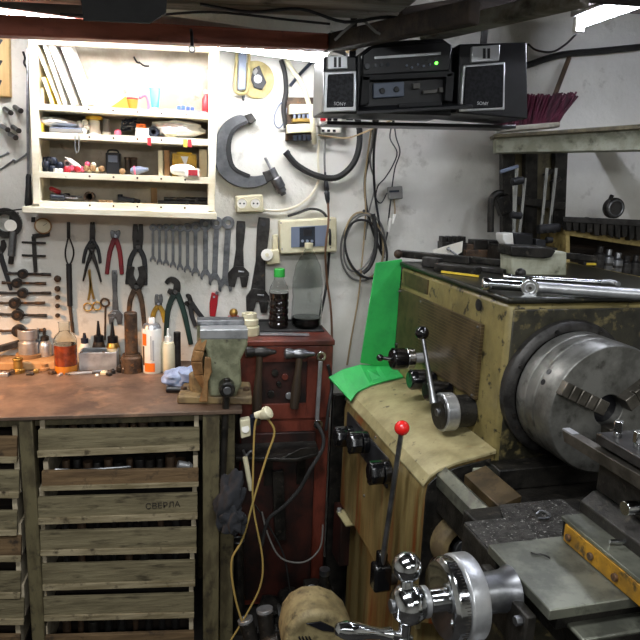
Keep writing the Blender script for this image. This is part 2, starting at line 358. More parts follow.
# ================================================================= LAMPS AND FILL LIGHTS
def lamp_tube(name, label, p0, p1, mtube, w=.075, shade=False):
    d = (p1 - p0).normalized(); t = thing(name, label, 'lamp', (p0 + p1) / 2)
    up = V((0, 0, .038))
    MB().bar(p0 + up, p1 + up, w, .035).build('housing', 'galv', t, .004)
    MB().cyl(p0 + d * .02, p1 - d * .02, .013).build('fluorescent_tube', mtube, t)
    for q, s in ((p0, 1), (p1, -1)): MB().bar(q, q + d * s * .02, .034, .05).build('lamp_holder', 'white', t, .002)
    if shade:
        for s in (-1, 1): MB().hexa([p0 + V((0, s * .03, .05)), p0 + V((0, s * .075, .004)), p0 + V((0, s * .077, .006)), p0 + V((0, s * .03, .054))], [p1 + V((0, s * .03, .05)), p1 + V((0, s * .075, .004)), p1 + V((0, s * .077, .006)), p1 + V((0, s * .03, .054))]).build('light_block_skirt', 'galv', t)  # unseen skirts, added to keep the tube's light off the boards above
    return t
lamp_tube('fluorescent_lamp', 'lit fluorescent strip lamp behind the red-brown beam, lighting the shelf', Y(333, 60, 2.13), Y(-40, 10, 2.08), 'tube', .06, True)
lamp_tube('fluorescent_lamp', 'lit fluorescent strip lamp under the ceiling at the upper right', LW(*L(577, 25, 'z', 2.1)), LW(*L(577, 25, 'z', 2.1)) + LM.to_3x3() @ V((0, -1.2, .0)), 'tube2', .06)
def area(n, loc, rot, sx, sy, e, c):
    l = bpy.data.lights.new(n, 'AREA'); l.shape = 'RECTANGLE'; l.size = sx; l.size_y = sy; l.energy = e; l.color = c
    o = bpy.data.objects.new(n, l); COL.objects.link(o); o.location = loc; o.rotation_euler = rot; return o
area('overhead_fill_light', (-.2, .55, 2.36), (rad(8), 0, 0), 1.2, .3, 22, (.95, .98, 1))  # unseen overhead fill, added to brighten wall and bench
area('front_fill_light', (.1, -1.3, 2.2), (rad(35), 0, 0), 1.2, .25, 18, (.95, .98, 1))  # fill added behind the camera to light the front faces
area('room_fill_light', (1.5, -.7, 2.3), (0, 0, 0), 1.2, .25, 8, (.95, .98, 1))  # extra room fill out of view, no fixture built
l = bpy.data.lights.new('bench_bulb_light', 'SPOT'); l.energy = 55; l.color = (1, .52, .24); l.shadow_soft_size = .05; l.spot_size = rad(75); l.spot_blend = 1
o = bpy.data.objects.new('bench_bulb_light', l); COL.objects.link(o); o.location = (-1.0, 1.9, 1.42)
o.rotation_euler = (V((-.62, 2.1, .9)) - o.location).to_track_quat('-Z', 'Y').to_euler()
w = bpy.data.worlds.new('world'); SC.world = w; w.use_nodes = True
w.node_tree.nodes['Background'].inputs[0].default_value = (.02, .022, .026, 1)
for k, (pts, r, mm, lab) in enumerate(((((200, 4), (250, 12), (300, 9), (345, 22), (390, 17), (440, 26)), .004, 'black', 'black wire sagging along the ceiling boards above the stereo'), (((335, 40), (349, 27), (362, 20), (380, 34), (398, 24)), .0035, 'cordgrey', 'thin grey wire tangle above the left end of the stereo'), (((60, 14), (130, 17), (210, 12), (290, 20), (330, 24)), .003, 'rubber', 'thin black wire along the pale boards above the beam'))): single('ceiling_wire', mm, lab, 'wire', MB().tube([Y(x, y, 1.72 + .02 * k) for x, y in pts], r))
single('wall_cable', 'rubber', 'thick dark cable running along the wall below the upper right lamp', 'cable', MB().tube([W(x, y, .02) for x, y in ((525, 66), (560, 55), (600, 51), (650, 46))], .012))
single('lamp_wire', 'black', 'thin black wire drooping left from the upper right lamp', 'wire', MB().tube([W(576, 34, .3), W(566, 44, .2), W(552, 52, .1), W(536, 50, .05), W(528, 44, .03)], .004))
# ================================================================= CAMERA
c = bpy.data.cameras.new('camera'); c.sensor_width = 36; c.lens = 36 * F / 640; c.clip_start = .02
o = bpy.data.objects.new('camera', c); COL.objects.link(o)
o.matrix_world = Matrix(((RT.x, UP.x, -FW.x, CAM.x), (RT.y, UP.y, -FW.y, CAM.y), (RT.z, UP.z, -FW.z, CAM.z), (0, 0, 0, 1)))
SC.camera = o
vs = SC.view_settings; vs.view_transform = 'Standard'; vs.look = 'None'; vs.gamma = 1; vs.exposure = .5; vs.use_curve_mapping = False
SC.cycles.max_bounces = 6; SC.cycles.transparent_max_bounces = 8; SC.cycles.caustics_reflective = False; SC.cycles.caustics_refractive = False
# ================================================================= WALL SHELF AND WHAT STANDS ON IT
SF = .17                                        # shelf depth
sh = thing('wall_shelf', 'cream painted open wall shelf with four boards and a ledge', 'shelf', W(122, 208, .01))
def rail(px, off0, off1): return MB().prism([W(x, y, off0) for x, y in px], (0, off0 - off1, 0))
rail([(28, 36), (37, 36), (40, 204), (33, 204)], SF, .005).build('side_panel', 'cream', sh, .002)
rail([(209, 44), (219.5, 44), (214.5, 211), (208, 211)], SF, .005).build('side_panel', 'cream', sh, .002)
rail([(36, 38), (210, 45), (210, 212), (38, 206)], .012, .004).build('back_panel', 'shelfback', sh)
rail([(36, 38), (210, 46), (210, 52), (36, 44)], SF, SF - .02).build('top_rail', 'cream', sh, .002)
LIPS = [((36.5, 103.4), (210.5, 113)), ((38, 131.8), (209.5, 139.2)), ((38.5, 171.4), (209, 177.6)), ((39, 201), (208.5, 205.6))]
for (a, b) in LIPS:
    p = rail([a, b, (b[0], b[1] + 6.6), (a[0], a[1] + 6.2)], SF, .012).build('shelf_board', 'cream', sh, .0015)
    for k in range(5):
        m = MB()
        f = .3 + .14 * k; c0 = W(a[0] + (b[0] - a[0]) * f, a[1] + (b[1] - a[1]) * f + 3, SF)
        m.cyl(c0 - V((0, .001, 0)), c0 - V((0, -.004, 0)), .0035, n=10)
        m.build('nail_hole', 'rusty', p)
rail([(22, 206.6), (216.5, 213), (217, 219.6), (22, 212.8)], SF + .04, .0).build('ledge', 'cream', sh, .002)
def zt(i, px, off=SF):
    (a, b) = LIPS[i]; f = (px - a[0]) / (b[0] - a[0]); return W(px, a[1] + (b[1] - a[1]) * f, SF).z
def S(i, px, off):                              # a point on board i, seen at pixel column px
    z = zt(i, px); q = W(px, 100, off); return V((q.x, q.y, z))
def zz(px, py, off): return W(px, py, off).z
PXM = lambda off=.1: W(120, 150, off).x - W(119, 150, off).x
u = PXM()
def jarlike(name, label, cat, base, prof, m, lid=None, group=None, axis=(0, 0, 1), lidname='lid', n=20):
    t = thing(name, label, cat, base, group)
    MB().lathe(base, axis, prof, n).build('body', m, t, .001)
    if lid: MB().lathe(base, axis, lid[0], n).build(lidname, lid[1], t, .001)
    return t
# --- top board: leaning folders, small boxes, coloured bits
def leaning(label, base, top, thick, mm, name='folder', cat='folder', off=.09, width=.13, tilt=0):
    z0 = S(0, base, off); q = W(top[0], top[1], off); d = q - z0; d.y = 0; n = V((d.z, 0, -d.x)).normalized()
    t = thing(name, label, cat, z0)
    a = [z0, z0 + n * thick, z0 + n * thick + d, z0 + d]
    c = MB(); c.prism([p + V((0, -width / 2, 0)) for p in a], (0, width, 0)); c.build('cover', mm, t, .001)
    b = [z0 + n * .0015 + d * .01, z0 + n * (thick - .0015) + d * .01, z0 + n * (thick - .0015) + d * .985, z0 + d * .985 + n * .0015]
    MB().prism([p + V((0, -width / 2 - .002, 0)) for p in b], (0, .008, 0)).build('pages', 'paper', t)
leaning('yellow-covered short booklet leaning at the left end of the top shelf', 54, (45, 80), .012, 'yellowp', 'booklet', 'booklet', .11, .1)
leaning('tall beige folder leaning leftmost of the folders on the top shelf', 62, (36.5, 42), .010, 'paper2')
leaning('tall white folder with a blue edge, second of the leaning folders', 67, (44, 40), .012, 'whiteboard')
leaning('thick white board leaning third among the top shelf folders', 75, (49, 40), .018, 'paper', 'board', 'board')
leaning('broad white board leaning rightmost among the top shelf folders', 86, (62, 44), .03, 'paper', 'board', 'board', .08, .12)
for px, py, w, h, lab in ((39.5, 102, 5, .105, 'tall narrow white box standing against the left shelf side'), (44.5, 102, 4, .05, 'low pale grey box beside the tall narrow white box')):
    b = S(0, px, .1); t = thing('carton', lab, 'box', b); MB().box(b + V((0, 0, h / 2)), (w * u, .07, h)).build('body', 'whiteboard', t, .001); MB().box(b + V((0, 0, h + .001)), (w * u * .96, .066, .003)).build('flap', 'paper2', t)
b = S(0, 121, .09); t = thing('wedge_block', 'olive wedge shaped block beside the orange tub on the top shelf', 'block', b)
MB().prism([b + V((-.035, -.04, 0)), b + V((.03, -.04, 0)), b + V((.02, -.04, .042))], (0, .05, 0)).build('body', 'yellowgrip', t, .001)
jarlike('tub', 'small orange-red tub on the top shelf', 'tub', S(0, 132, .11), [(.014, 0), (.019, .03), (.019, .034)], 'orange', ([(.02, .034), (.02, .04), (0, .041)], 'redplastic'))
b = S(0, 144, .1); t = thing('plastic_clip', 'pink looped plastic clip standing on the top shelf', 'clip', b)
MB().tube([b + V((-.012, 0, .004)), b + V((.01, 0, .004)), b + V((.014, 0, .026)), b + V((.006, 0, .05)), b + V((-.012, 0, .044))], .0045).build('loop', 'pink', t); MB().ball(b + V((-.012, 0, .044)), .006, 10).build('tip', 'pink', t)
b = S(0, 155, .1); t = thing('squeeze_tube', 'white and teal squeeze tube standing upright on the top shelf', 'tube', b)
MB().lathe(b, (0, 0, 1), [(.009, 0), (.009, .014)], 14).build('cap', 'white', t); MB().hexa([b + V((math.cos(a) * .012, math.sin(a) * .012, .014)) for a in [k * .785 for k in range(8)]], [b + V((math.cos(a) * .019, math.sin(a) * .002, .078)) for a in [k * .785 for k in range(8)]]).build('body', 'teal', t, .001)
b = S(0, 185, .12); t = thing('plastic_fittings', 'blue plastic fitting on a rod on the top shelf', 'fitting', b)
for k, (dx, r) in enumerate(((-.02, .009), (-.006, .011), (.01, .009), (.024, .008))): MB().lathe(b + V((dx - .006, 0, .012)), (1, 0, 0), [(r, 0), (r * 1.15, .004), (r, .012)], 14).build('collar', 'blue', t)
MB().cyl(b + V((-.075, -.012, .005)), b + V((.07, -.012, .005)), .0045, n=10).build('rod', 'steel', t)
b = S(0, 206, .1); t = thing('red_bottle', 'pale red plastic bottle at the right end of the top shelf', 'bottle', b)
MB().lathe(b, (0, 0, 1), [(.012, 0), (.014, .008), (.014, .05), (.006, .064), (.006, .07)], 16).build('body', 'redplastic', t); MB().lathe(b, (0, 0, 1), [(.007, .068), (.007, .08), (0, .081)], 12).build('cap', 'white', t)
for k, (a, bb) in enumerate((((134, 57), (139, 63)), ((139, 62), (149, 66)))):
    m = MB(); m.tube([W(*a, .012), W((a[0] + bb[0]) / 2, (a[1] + bb[1]) / 2 + 1.5, .02), W(*bb, .012)], .003)
    single('wire_hook', 'black', ('small black hook fixed high on the shelf back, left one', 'small black hook fixed high on the shelf back, right one')[k], 'hook', m)
# --- second board
def blob(name, m, label, cat, c, s, seed, amp=.16, rot=None, group=None, fr=1.6):
    return single(name, m, label, cat, MB().blob(c, s, seed, amp, rot, fr), group=group)
b = S(1, 57, .1); blob('plastic_bag', 'bag', 'long white plastic bag lying at the left of the second shelf', 'bag', b + V((0, 0, .036)), (.066, .05, .016), 3, .12, (0, .05, 0))
b = S(1, 66, .12); t = thing('plastic_case', 'flat grey plastic case under the long white bag', 'case', b); MB().box(b + V((0, 0, .008)), (.1, .06, .014)).build('body', 'cordgrey', t, .004); MB().box(b + V((0, 0, .0165)), (.097, .057, .004)).build('lid', 'bluegrey', t, .0015)
b = S(1, 37.5 + 4, .12); single('yellow_tag', 'yellowp', 'upright yellow tag at the left end of the second shelf', 'tag', MB().box(b + V((0, 0, .02)), (.007, .03, .04)), .001)
for k, (px, py) in enumerate(((78, 131), (84, 131), (81, 126), (87, 127), (79.5, 124), (85, 122.5))):
    q = W(px, py, .12); q.z = max(q.z, zt(1, px) + .0105); single('white_ball', 'white', 'small white plastic ball heaped on the second shelf', 'ball', MB().ball(q, .0105, 12), group='white balls on the second shelf')
jarlike('jar', 'white jar with a wide olive-yellow lid on the second shelf', 'jar', S(1, 93.5, .1), [(.02, 0), (.02, .012), (.017, .02), (.018, .045), (.015, .05)], 'white', ([(.027, .05), (.028, .054), (.025, .062), (0, .063)], 'yellowgrip'))
jarlike('canister', 'small grey canister with a white foot on the second shelf', 'canister', S(1, 105.5, .1), [(.012, 0), (.0125, .014), (.011, .016), (.011, .048), (.008, .053)], 'cordgrey', ([(.0135, 0), (.0135, .013)], 'white'), lidname='foot')
single('pink_ball', 'pink', 'pink ball beside the grey canister on the second shelf', 'ball', MB().ball(S(1, 117, .12) + V((0, 0, .0115)), .0115))
b = S(1, 131, .09)
m = MB()
for k in range(5): m.tube([b + V((random.uniform(-.035, .035), random.uniform(-.02, .02), random.uniform(.02, .06))) for _ in range(6)], .003, closed=True)
single('cable_tangle', 'navy', 'tangled dark purple-blue cable heaped on the second shelf', 'cable', m)
b = S(1, 142, .12); t = thing('carton', 'small white carton with an orange top on the second shelf', 'box', b); MB().box(b + V((0, 0, .014)), (.042, .04, .028)).build('body', 'paper', t, .001); MB().box(b + V((-.004, 0, .035)), (.03, .036, .014)).build('lid', 'orange', t, .001)
jarlike('tape_roll', 'dark blue roll of tape beside the orange-topped carton', 'tape', S(1, 153, .12) + V((0, -.012, .018)), [(.009, 0), (.018, 0), (.018, .016), (.009, .016), (.009, 0)], 'navy', axis=(0, 1, 0))
b = S(1, 178, .09); blob('plastic_bag', 'bag', 'big crumpled white plastic bag filling the right of the second shelf', 'bag', b + V((0, 0, .034)), (.085, .06, .03), 11, .14, fr=2.4)
jarlike('dish', 'shallow greenish dish in front of the big white bag', 'dish', S(1, 170, .15), [(.012, 0), (.022, .01), (.023, .012), (.02, .0125), (.011, .004), (0, .004)], 'ivory')
for px, mm, lab in ((185, 'yellowp', 'yellow paper tag hanging over the second shelf edge'), (189.5, 'redplastic', 'red paper tag hanging over the second shelf edge, right'), (149, 'redplastic', 'small red tag hanging below the second shelf, under the carton')):
    y0 = LIPS[1][0][1] + (px - 38) / 171 * 7.4
    single('paper_tag', mm, lab, 'tag', MB().prism([W(px - 2, y0 + 1, SF + .004), W(px + 2, y0 + 1, SF + .004), W(px + 2.2, y0 + 9, SF + .006), W(px - 1.5, y0 + 8.5, SF + .006)], (0, .0015, 0)))
t = thing('bead_chain', 'thin bead chain hanging in a loop below the second shelf', 'chain', W(77, 136, SF + .004))
MB().tube([W(75, 134, SF + .004), W(75.2, 143, SF + .004), W(75.6, 150, SF + .004), W(77, 152.5, SF + .004), W(78.6, 150, SF + .004), W(78.8, 143, SF + .004), W(79, 134, SF + .004)], .0018).build('strand', 'satin', t)
# --- third board
k = 0
for px, py in ((43, 168.5), (48, 168.5), (53, 168.8), (58, 169), (42, 164), (46.5, 164), (51, 164.3), (56, 164.6), (60.5, 165), (45, 160), (49.5, 159.7), (54, 160.5)):
    q = W(px, py, .11 + .012 * (k % 3)); q.z = max(q.z, zt(2, px) + .0105); k += 1
    single('round_fitting', 'navy', 'dark blue-grey round fitting in the heap at the left of the third shelf', 'fitting', MB().lathe(q - V((0, 0, .0105)), (0, 0, 1), [(.0095, 0), (.0105, .006), (.0105, .014), (.0075, .02), (0, .021)], 12), group='dark fittings heaped on the third shelf')
for k, px in enumerate((52.5, 57.5)): single('round_fitting', 'white', ('small white round fitting before the heap of dark fittings, left one', 'small white round fitting before the heap of dark fittings, right one')[k], 'fitting', MB().lathe(S(2, px, .15), (0, 0, 1), [(.0075, 0), (.0075, .011), (0, .013)], 12))
single('round_fitting', 'redplastic', 'red-orange round fitting right of the dark fittings on the third shelf', 'fitting', MB().lathe(S(2, 64, .145), (0, 0, 1), [(.0105, 0), (.0105, .015), (.007, .02), (0, .021)], 14))
q = W(67.8, 163.5, .11); t = thing('white_disc', 'white round disc with a dark middle on the third shelf', 'disc', V((q.x, q.y, zt(2, 68)))); MB().cyl(q + V((0, .008, 0)), q - V((0, .008, 0)), .0125).build('rim', 'white', t, .002); MB().cyl(q - V((0, .0085, 0)), q - V((0, .006, 0)), .006, n=12).build('hub', 'cordgrey', t)
m = MB(); m.prism([W(64, 157, .14), W(70, 158.5, .14), W(78, 164), W(83, 169.5, .14), W(80, 170, .14), W(71, 164.5, .14)] if 0 else [W(64, 157, .14), W(70, 158, .14), W(78, 163.5, .14), W(83, 169, .14), W(80, 170, .14), W(71, 164.5, .14)], (0, .014, 0))
single('white_blade_cover', 'white', 'long white plastic sheath leaning on the fittings of the third shelf', 'sheath', m, .003)
for k, (px, py, mm, r) in enumerate(((72, 168, 'pink', .010), (77, 169, 'redplastic', .011), (82, 169, 'pink', .010), (86, 168, 'oldwood', .010), (89.5, 170, 'ivory', .010), (93, 168, 'oldwood', .011), (97, 170, 'ivory', .009), (101, 168.5, 'oldwood', .0105), (87, 164, 'pink', .009), (94, 164.5, 'ivory', .0085))):
    q = W(px, py, .13 + .008 * (k % 2)); q.z = max(q.z, zt(2, px) + r * .8)
    single('wooden_bead' if mm in ('oldwood', 'ivory') else 'plastic_bead', mm, {'pink': 'pink plastic bead in the jumbled heap on the third shelf', 'redplastic': 'dark red bead in the jumbled heap on the third shelf', 'oldwood': 'brown wooden bead in the jumbled heap on the third shelf', 'ivory': 'ivory bead in the jumbled heap on the third shelf'}[mm], 'bead',
           MB().lathe(q - V((0, 0, r * .8)), (random.uniform(-.3, .3), -.3, 1), [(r * .7, 0), (r, r * .5), (r, r), (r * .6, r * 1.6), (0, r * 1.7)], 12), group={'pink': 'pink beads', 'redplastic': 'red beads', 'oldwood': 'brown beads', 'ivory': 'ivory beads'}[mm] + ' in the third shelf heap')
b = S(2, 112, .1); t = thing('meter_box', 'black meter box with a pale grey window on the third shelf', 'meter', b)
MB().box(b + V((0, 0, .035)), (.046, .05, .07)).build('case', 'black', t, .004); MB().box(b + V((0, -.026, .05)), (.03, .004, .022)).build('window', 'bluegrey', t, .001); MB().tube([b + V((-.018, -.01, .07)), b + V((-.012, -.01, .078)), b + V((.012, -.01, .078)), b + V((.018, -.01, .07))], .003).build('handle', 'black', t)
single('wooden_ball', 'oldwood', 'pale wooden ball between the black meter box and brown canisters', 'ball', MB().ball(S(2, 120.5, .14) + V((0, 0, .01)), .01))
for k, px in enumerate((126.5, 132.5)): jarlike('canister', ('dark brown canister on the third shelf, left of the pair', 'dark brown canister on the third shelf, right of the pair')[k], 'canister', S(2, px, .1), [(.011, 0), (.011, .05)], 'handlewood', ([(.0118, .05), (.0118, .058), (0, .059)], 'rusty'))
b = S(2, 137, .13); t = thing('hose_fitting', 'blue-grey rounded hose fitting lying on the third shelf', 'fitting', b); MB().lathe(b + V((-.026, 0, .013)), (1, 0, .12), [(.007, 0), (.012, .008), (.013, .03), (.01, .04), (.006, .05), (.006, .058)], 16).build('body', 'bluegrey', t); MB().ring(b + V((-.012, 0, .0145)), (1, 0, .12), .0135, .0025).build('collar', 'pink', t)
single('wooden_post', 'ivory', 'thin pale green-grey block standing on the third shelf', 'block', MB().box(S(2, 159.8, .1) + V((0, 0, .042)), (.016, .03, .084)), .001)
single('wooden_post', 'oldwood', 'tan wooden block standing beside the pale green-grey block', 'block', MB().box(S(2, 166.3, .1) + V((0, 0, .043)), (.018, .03, .086)), .001)
b = S(2, 184, .09); t = thing('tin', 'yellow-green tin with a white paper label on the third shelf', 'tin', b); MB().box(b + V((0, 0, .038)), (.082, .06, .076)).build('body', 'yellowgrip', t, .003); MB().prism([b + V((-.012, -.032, .068)), b + V((.014, -.032, .068)), b + V((.004, -.032, .034))], (0, .003, 0)).build('label', 'paper', t); MB().box(b + V((0, 0, .079)), (.05, .04, .006)).build('lid', 'yellowp', t, .001)
b = S(2, 182, .14); blob('plastic_bag', 'bag', 'small white plastic bag lying before the yellow-green tin', 'bag', b + V((0, 0, .022)), (.044, .022, .02), 23, .1)
b = S(2, 192, .165); t = thing('carton', 'small white carton with a red label at the third shelf edge', 'box', b); MB().box(b + V((0, .005, .014)), (.046, .03, .028)).build('body', 'paper', t, .001); MB().box(b + V((.002, -.011, .014)), (.03, .002, .019)).build('label', 'redplastic', t)
single('card', 'paper2', 'white card standing upright at the right end of the third shelf', 'card', MB().box(S(2, 203, .09) + V((0, 0, .048)), (.026, .004, .095)))
# --- bottom board
def handtool(label, i, x0, y0, x1, y1, off, hm, bm_, r=.0085, name='screwdriver', cat='screwdriver'):
    a, b = W(x0, y0, off), W(x1, y1, off); d = b - a; t = thing(name, label, cat, a)
    MB().lathe(a, d, [(r * .5, 0), (r, .006), (r * .85, d.length * .3), (r, d.length * .5), (r * .55, d.length * .55)], 14).build('handle', hm, t); MB().cyl(a + d * .55, b, r * .35, n=10).build('shank', bm_, t); return t
handtool('red-handled screwdriver lying slanted on the bottom shelf', 3, 49.5, 188, 70, 197, .12, 'redplastic', 'steel')
handtool('blue-handled screwdriver lying on the bottom shelf', 3, 50, 196.5, 78, 198.5, .14, 'navy', 'steel', .011)
handtool('black-handled screwdriver lying behind the red one', 3, 56, 194.5, 82, 197, .1, 'black', 'steel', .009)
b = W(89.5, 196.5, .13); t = thing('pipe_socket', 'dark round pipe socket facing out on the bottom shelf', 'socket', V((b.x, b.y, zt(3, 89)))); MB().lathe(b + V((0, .04, 0)), (0, -1, 0), [(.01, 0), (.014, 0), (.017, .05), (.011, .05), (.009, .01), (.009, 0)], 20).build('body', 'rusty', t)
for k, px in enumerate((99, 106)): single('wood_chip', 'oldwood', ('small flat tan wood offcut on the bottom shelf, left one', 'small flat tan wood offcut on the bottom shelf, right one')[k], 'offcut', MB().box(S(3, px, .14) + V((0, 0, .004)), (.022, .02, .008), (0, .1, .4 * k)), .001)
m = MB(); b = S(3, 124, .12); m.box(b + V((0, 0, .012)), (.055, .03, .016), (0, .12, 0)); m.box(b + V((-.02, 0, .022)), (.016, .02, .012)); m.cyl(b + V((.02, 0, .012)), b + V((.045, -.01, .006)), .006)
single('drill_holder', 'black', 'black stubby tool holder lying mid bottom shelf', 'tool', m, .002)
single('wooden_post', 'oldwood', 'short brown wooden post standing on the bottom shelf', 'block', MB().box(S(3, 152.5, .06) + V((0, 0, .026)), (.02, .02, .052)), .001)
for k, (x0, x1, y, r, mm) in enumerate(((158, 186, 201, .006, 'blackm'), (164, 196, 199, .0065, 'toolsteel'), (176, 205, 202.5, .006, 'toolsteel'), (185, 207, 199.5, .007, 'blackm'), (170, 182, 203, .005, 'steel'))):
    a, b = W(x0, y, .13 - .012 * k), W(x1, y + 1.2, .13 - .012 * k); zb = zt(3, x0) + r + (.011 if k in (1, 3) else 0); a.z = b.z = zb; t = thing('boring_bar', ('black boring bar, front left of the bottom shelf bundle', 'dark steel bar on top of the bottom shelf bundle', 'dark steel bar at the right of the bottom shelf bundle', 'black bar lying uppermost right in the bottom shelf bundle', 'short bright bar in the bottom shelf bundle')[k], 'bar', a)
    MB().cyl(a, b, r, n=12).build('shank', mm, t, .001); MB().box(b + V((.003, 0, 0)), (.012, r * 2.2, r * 2.2)).build('head', mm, t, .001)
# ================================================================= LEFT WALL: HANGING TOOLS
t = thing('wooden_rack_board', 'light wooden board with round holes at the top left', 'board', W(5, 98, .02))
m = MB(); m.plate([(-14, 33), (11, 35), (12.5, 98), (-14, 97)], .002, .03); m.build('board', 'panelwood', t, .003)
for k, (x, y) in enumerate(((1, 42), (1, 63), (0, 84))): MB().cyl(W(x, y, .0325), W(x, y, .03), .013 if k == 2 else .009, n=18).build('hole', 'black', t)
for k, (x, y) in enumerate(((8, 111), (18, 109), (5, 128), (16, 129), (13, 136))):
    a, b = W(x - 3, y - 2, .005), W(x + 2.5, y + 1.6, .05); t = thing('peg', ('dark steel peg in the upper peg row, left one', 'dark steel peg in the upper peg row, right one', 'dark steel peg in the second peg row, left one', 'dark steel peg in the second peg row, right one', 'short dark peg just below the second peg row')[k], 'peg', a)
    MB().cyl(a, b, .0085, .007, 14).build('shank', 'steel', t); MB().lathe(b, b - a, [(.008, 0), (.009, .003), (.007, .006), (0, .007)], 14).build('tip', 'toolsteel', t)
for k, (x0, y0, x1, y1) in enumerate(((0, 157, 8, 153), (0, 170, 14, 160), (14, 163, 27, 154))):
    t = thing('rod', ('thin steel rod hanging aslant, upper left below the pegs', 'thin steel rod hanging aslant, lower left below the pegs', 'thin steel rod hanging aslant beside the long file')[k], 'rod', W(x0, y0, .005)); MB().cyl(W(x0, y0, .005), W(x1, y1, .005), .003, n=8).build('shank', 'steel', t); MB().ball(W(x1, y1, .005), .005, 10).build('tip', 'steel', t)
t = thing('long_file', 'long thin file with a dark handle hanging beside the shelf', 'file', W(28, 205, .03))
MB().stroke([(27.5, 48), (28, 120), (28.5, 176)], [2, 2.6, 2.4], .02, .006).build('blade', 'steel', t, .0008)
MB().lathe(W(28.5, 174, .023), W(28.3, 205, .023) - W(28.5, 174, .023), [(.006, 0), (.009, .01), (.009, .04), (.011, .075), (.0125, .1), (.008, .114), (0, .115)], 14).build('handle', 'blackm', t)
MB().tube([W(23, 52, .012), W(25, 58, .02), W(24, 63, .02), W(27, 68, .012)], .0035).build('hanging_wire', 'blackm', t)
# micrometer gauge, dial gauge, gauge bar
t = thing('bore_gauge', 'dark dial bore gauge hanging below the shelf, far left', 'gauge', W(8, 262, .02))
m = MB(); m.ring(W(6, 223, .02), (0, 1, 0), .041, .011, .016, 30); m.build('frame', 'toolsteel', t, .001)
MB().plate([(10, 214), (19, 212), (19.5, 232), (10, 232)], .008, .0105).build('bracket', 'blackm', t, .002)
MB().cyl(W(10.5, 225.5, .012), W(10.5, 225.5, .034), .02, n=26).build('dial', 'paper', t, .001)
MB().cyl(W(13.5, 231, .02), W(11.5, 256, .02), .0125).build('barrel', 'steel', t, .001); MB().cyl(W(11.5, 256, .02), W(10.8, 264, .02), .009).build('thimble', 'toolsteel', t, .001)
t = thing('shelf_strip', 'thin dark steel ruler sticking out left of the shelf ledge', 'ruler', W(8, 211, .1))
MB().bar(W(-8, 213, .1), W(23, 209, .12), .02, .004).build('blade', 'toolsteel', t)
t = thing('dial_indicator', 'round pale-faced dial indicator hung under the ledge', 'gauge', W(42, 236, .02))
MB().cyl(W(43, 226, .004), W(43, 226, .026), .0285, n=28).build('case', 'oldwood', t, .002); MB().cyl(W(43, 226, .0255), W(43, 226, .0275), .0235, n=28).build('face', 'ivory', t); MB().bar(W(43, 226, .0285), W(47, 223, .0285), .002, .001).build('needle', 'black', t)
MB().plate([(32, 217), (36, 217), (36, 222), (32, 222)], .006, .012).build('lug', 'toolsteel', t, .001)
t = thing('gauge_stand', 'dark stepped gauge bar with two cross arms hung below the dial', 'gauge', W(36, 272, .02))
MB().stroke([(33, 236), (50, 234)], 4, .006, .012).build('top_arm', 'toolsteel', t, .001); MB().stroke([(34, 236), (35, 255), (36, 272)], [4, 4, 3.4], .006, .01).build('post', 'toolsteel', t, .001)
for y in (243, 256): MB().stroke([(22, y - .8), (46, y)], 2.2, .014, .006).build('cross_arm', 'toolsteel', t, .0005)
# six tap wrenches, one above the other
nm = ('topmost', 'second from the top', 'third from the top', 'fourth from the top', 'fifth from the top', 'lowest')
for k, (x0, x1, y0, y1, cx, r) in enumerate(((7, 51, 273, 274.6, 23, 4.6), (2, 46, 282.5, 283.5, 17, 4.6), (0, 51, 293, 293, 23, 5), (0, 45, 303, 303, 15, 5.4), (-2, 47, 314, 315.5, 18, 5.6), (-2, 46, 331, 330, 19, 6.4))):
    cy = y0 + (y1 - y0) * (cx - x0) / (x1 - x0); c0 = W(cx, cy, .014)
    t = thing('tap_wrench', 'rusty double-armed tap wrench, %s of six on the left wall' % nm[k], 'tap wrench', c0)
    MB().cyl(c0 + V((0, .01, 0)), c0 - V((0, .014, 0)), r * .0036, n=18).build('hub', 'toolsteel', t, .002)
    MB().cyl(c0 - V((0, .013, 0)), c0 - V((0, .017, 0)), r * .0017, n=10).build('bore', 'rusty', t)
    for xx, yy in ((x0, y0), (x1, y1)):
        e = W(xx, yy, .014); dd = (e - c0).normalized(); MB().lathe(c0 + dd * r * .003, dd, [(.0045, 0), (.0038, (e - c0).length * .45), (.0056, (e - c0).length * .55), (.0056, (e - c0).length - r * .003)], 12).build('arm', 'rusty' if k % 2 else 'toolsteel', t)
for k, (y, r) in enumerate(((278, 3.3), (288, 2.8), (296.5, 2.4), (305, 2.3), (314.5, 2.2))):
    c0 = W(58.5, y, .0005); t = thing('threading_die', 'small round screw head in a vertical row, %s' % ('topmost', 'second from top', 'middle', 'second from bottom', 'lowest')[k], 'peg', c0)
    MB().lathe(c0, (0, -1, 0), [(r * .002, 0), (r * .002, .012), (r * .0036, .014), (r * .0036, .02), (r * .002, .024), (0, .0245)], 14).build('head', 'rusty', t)
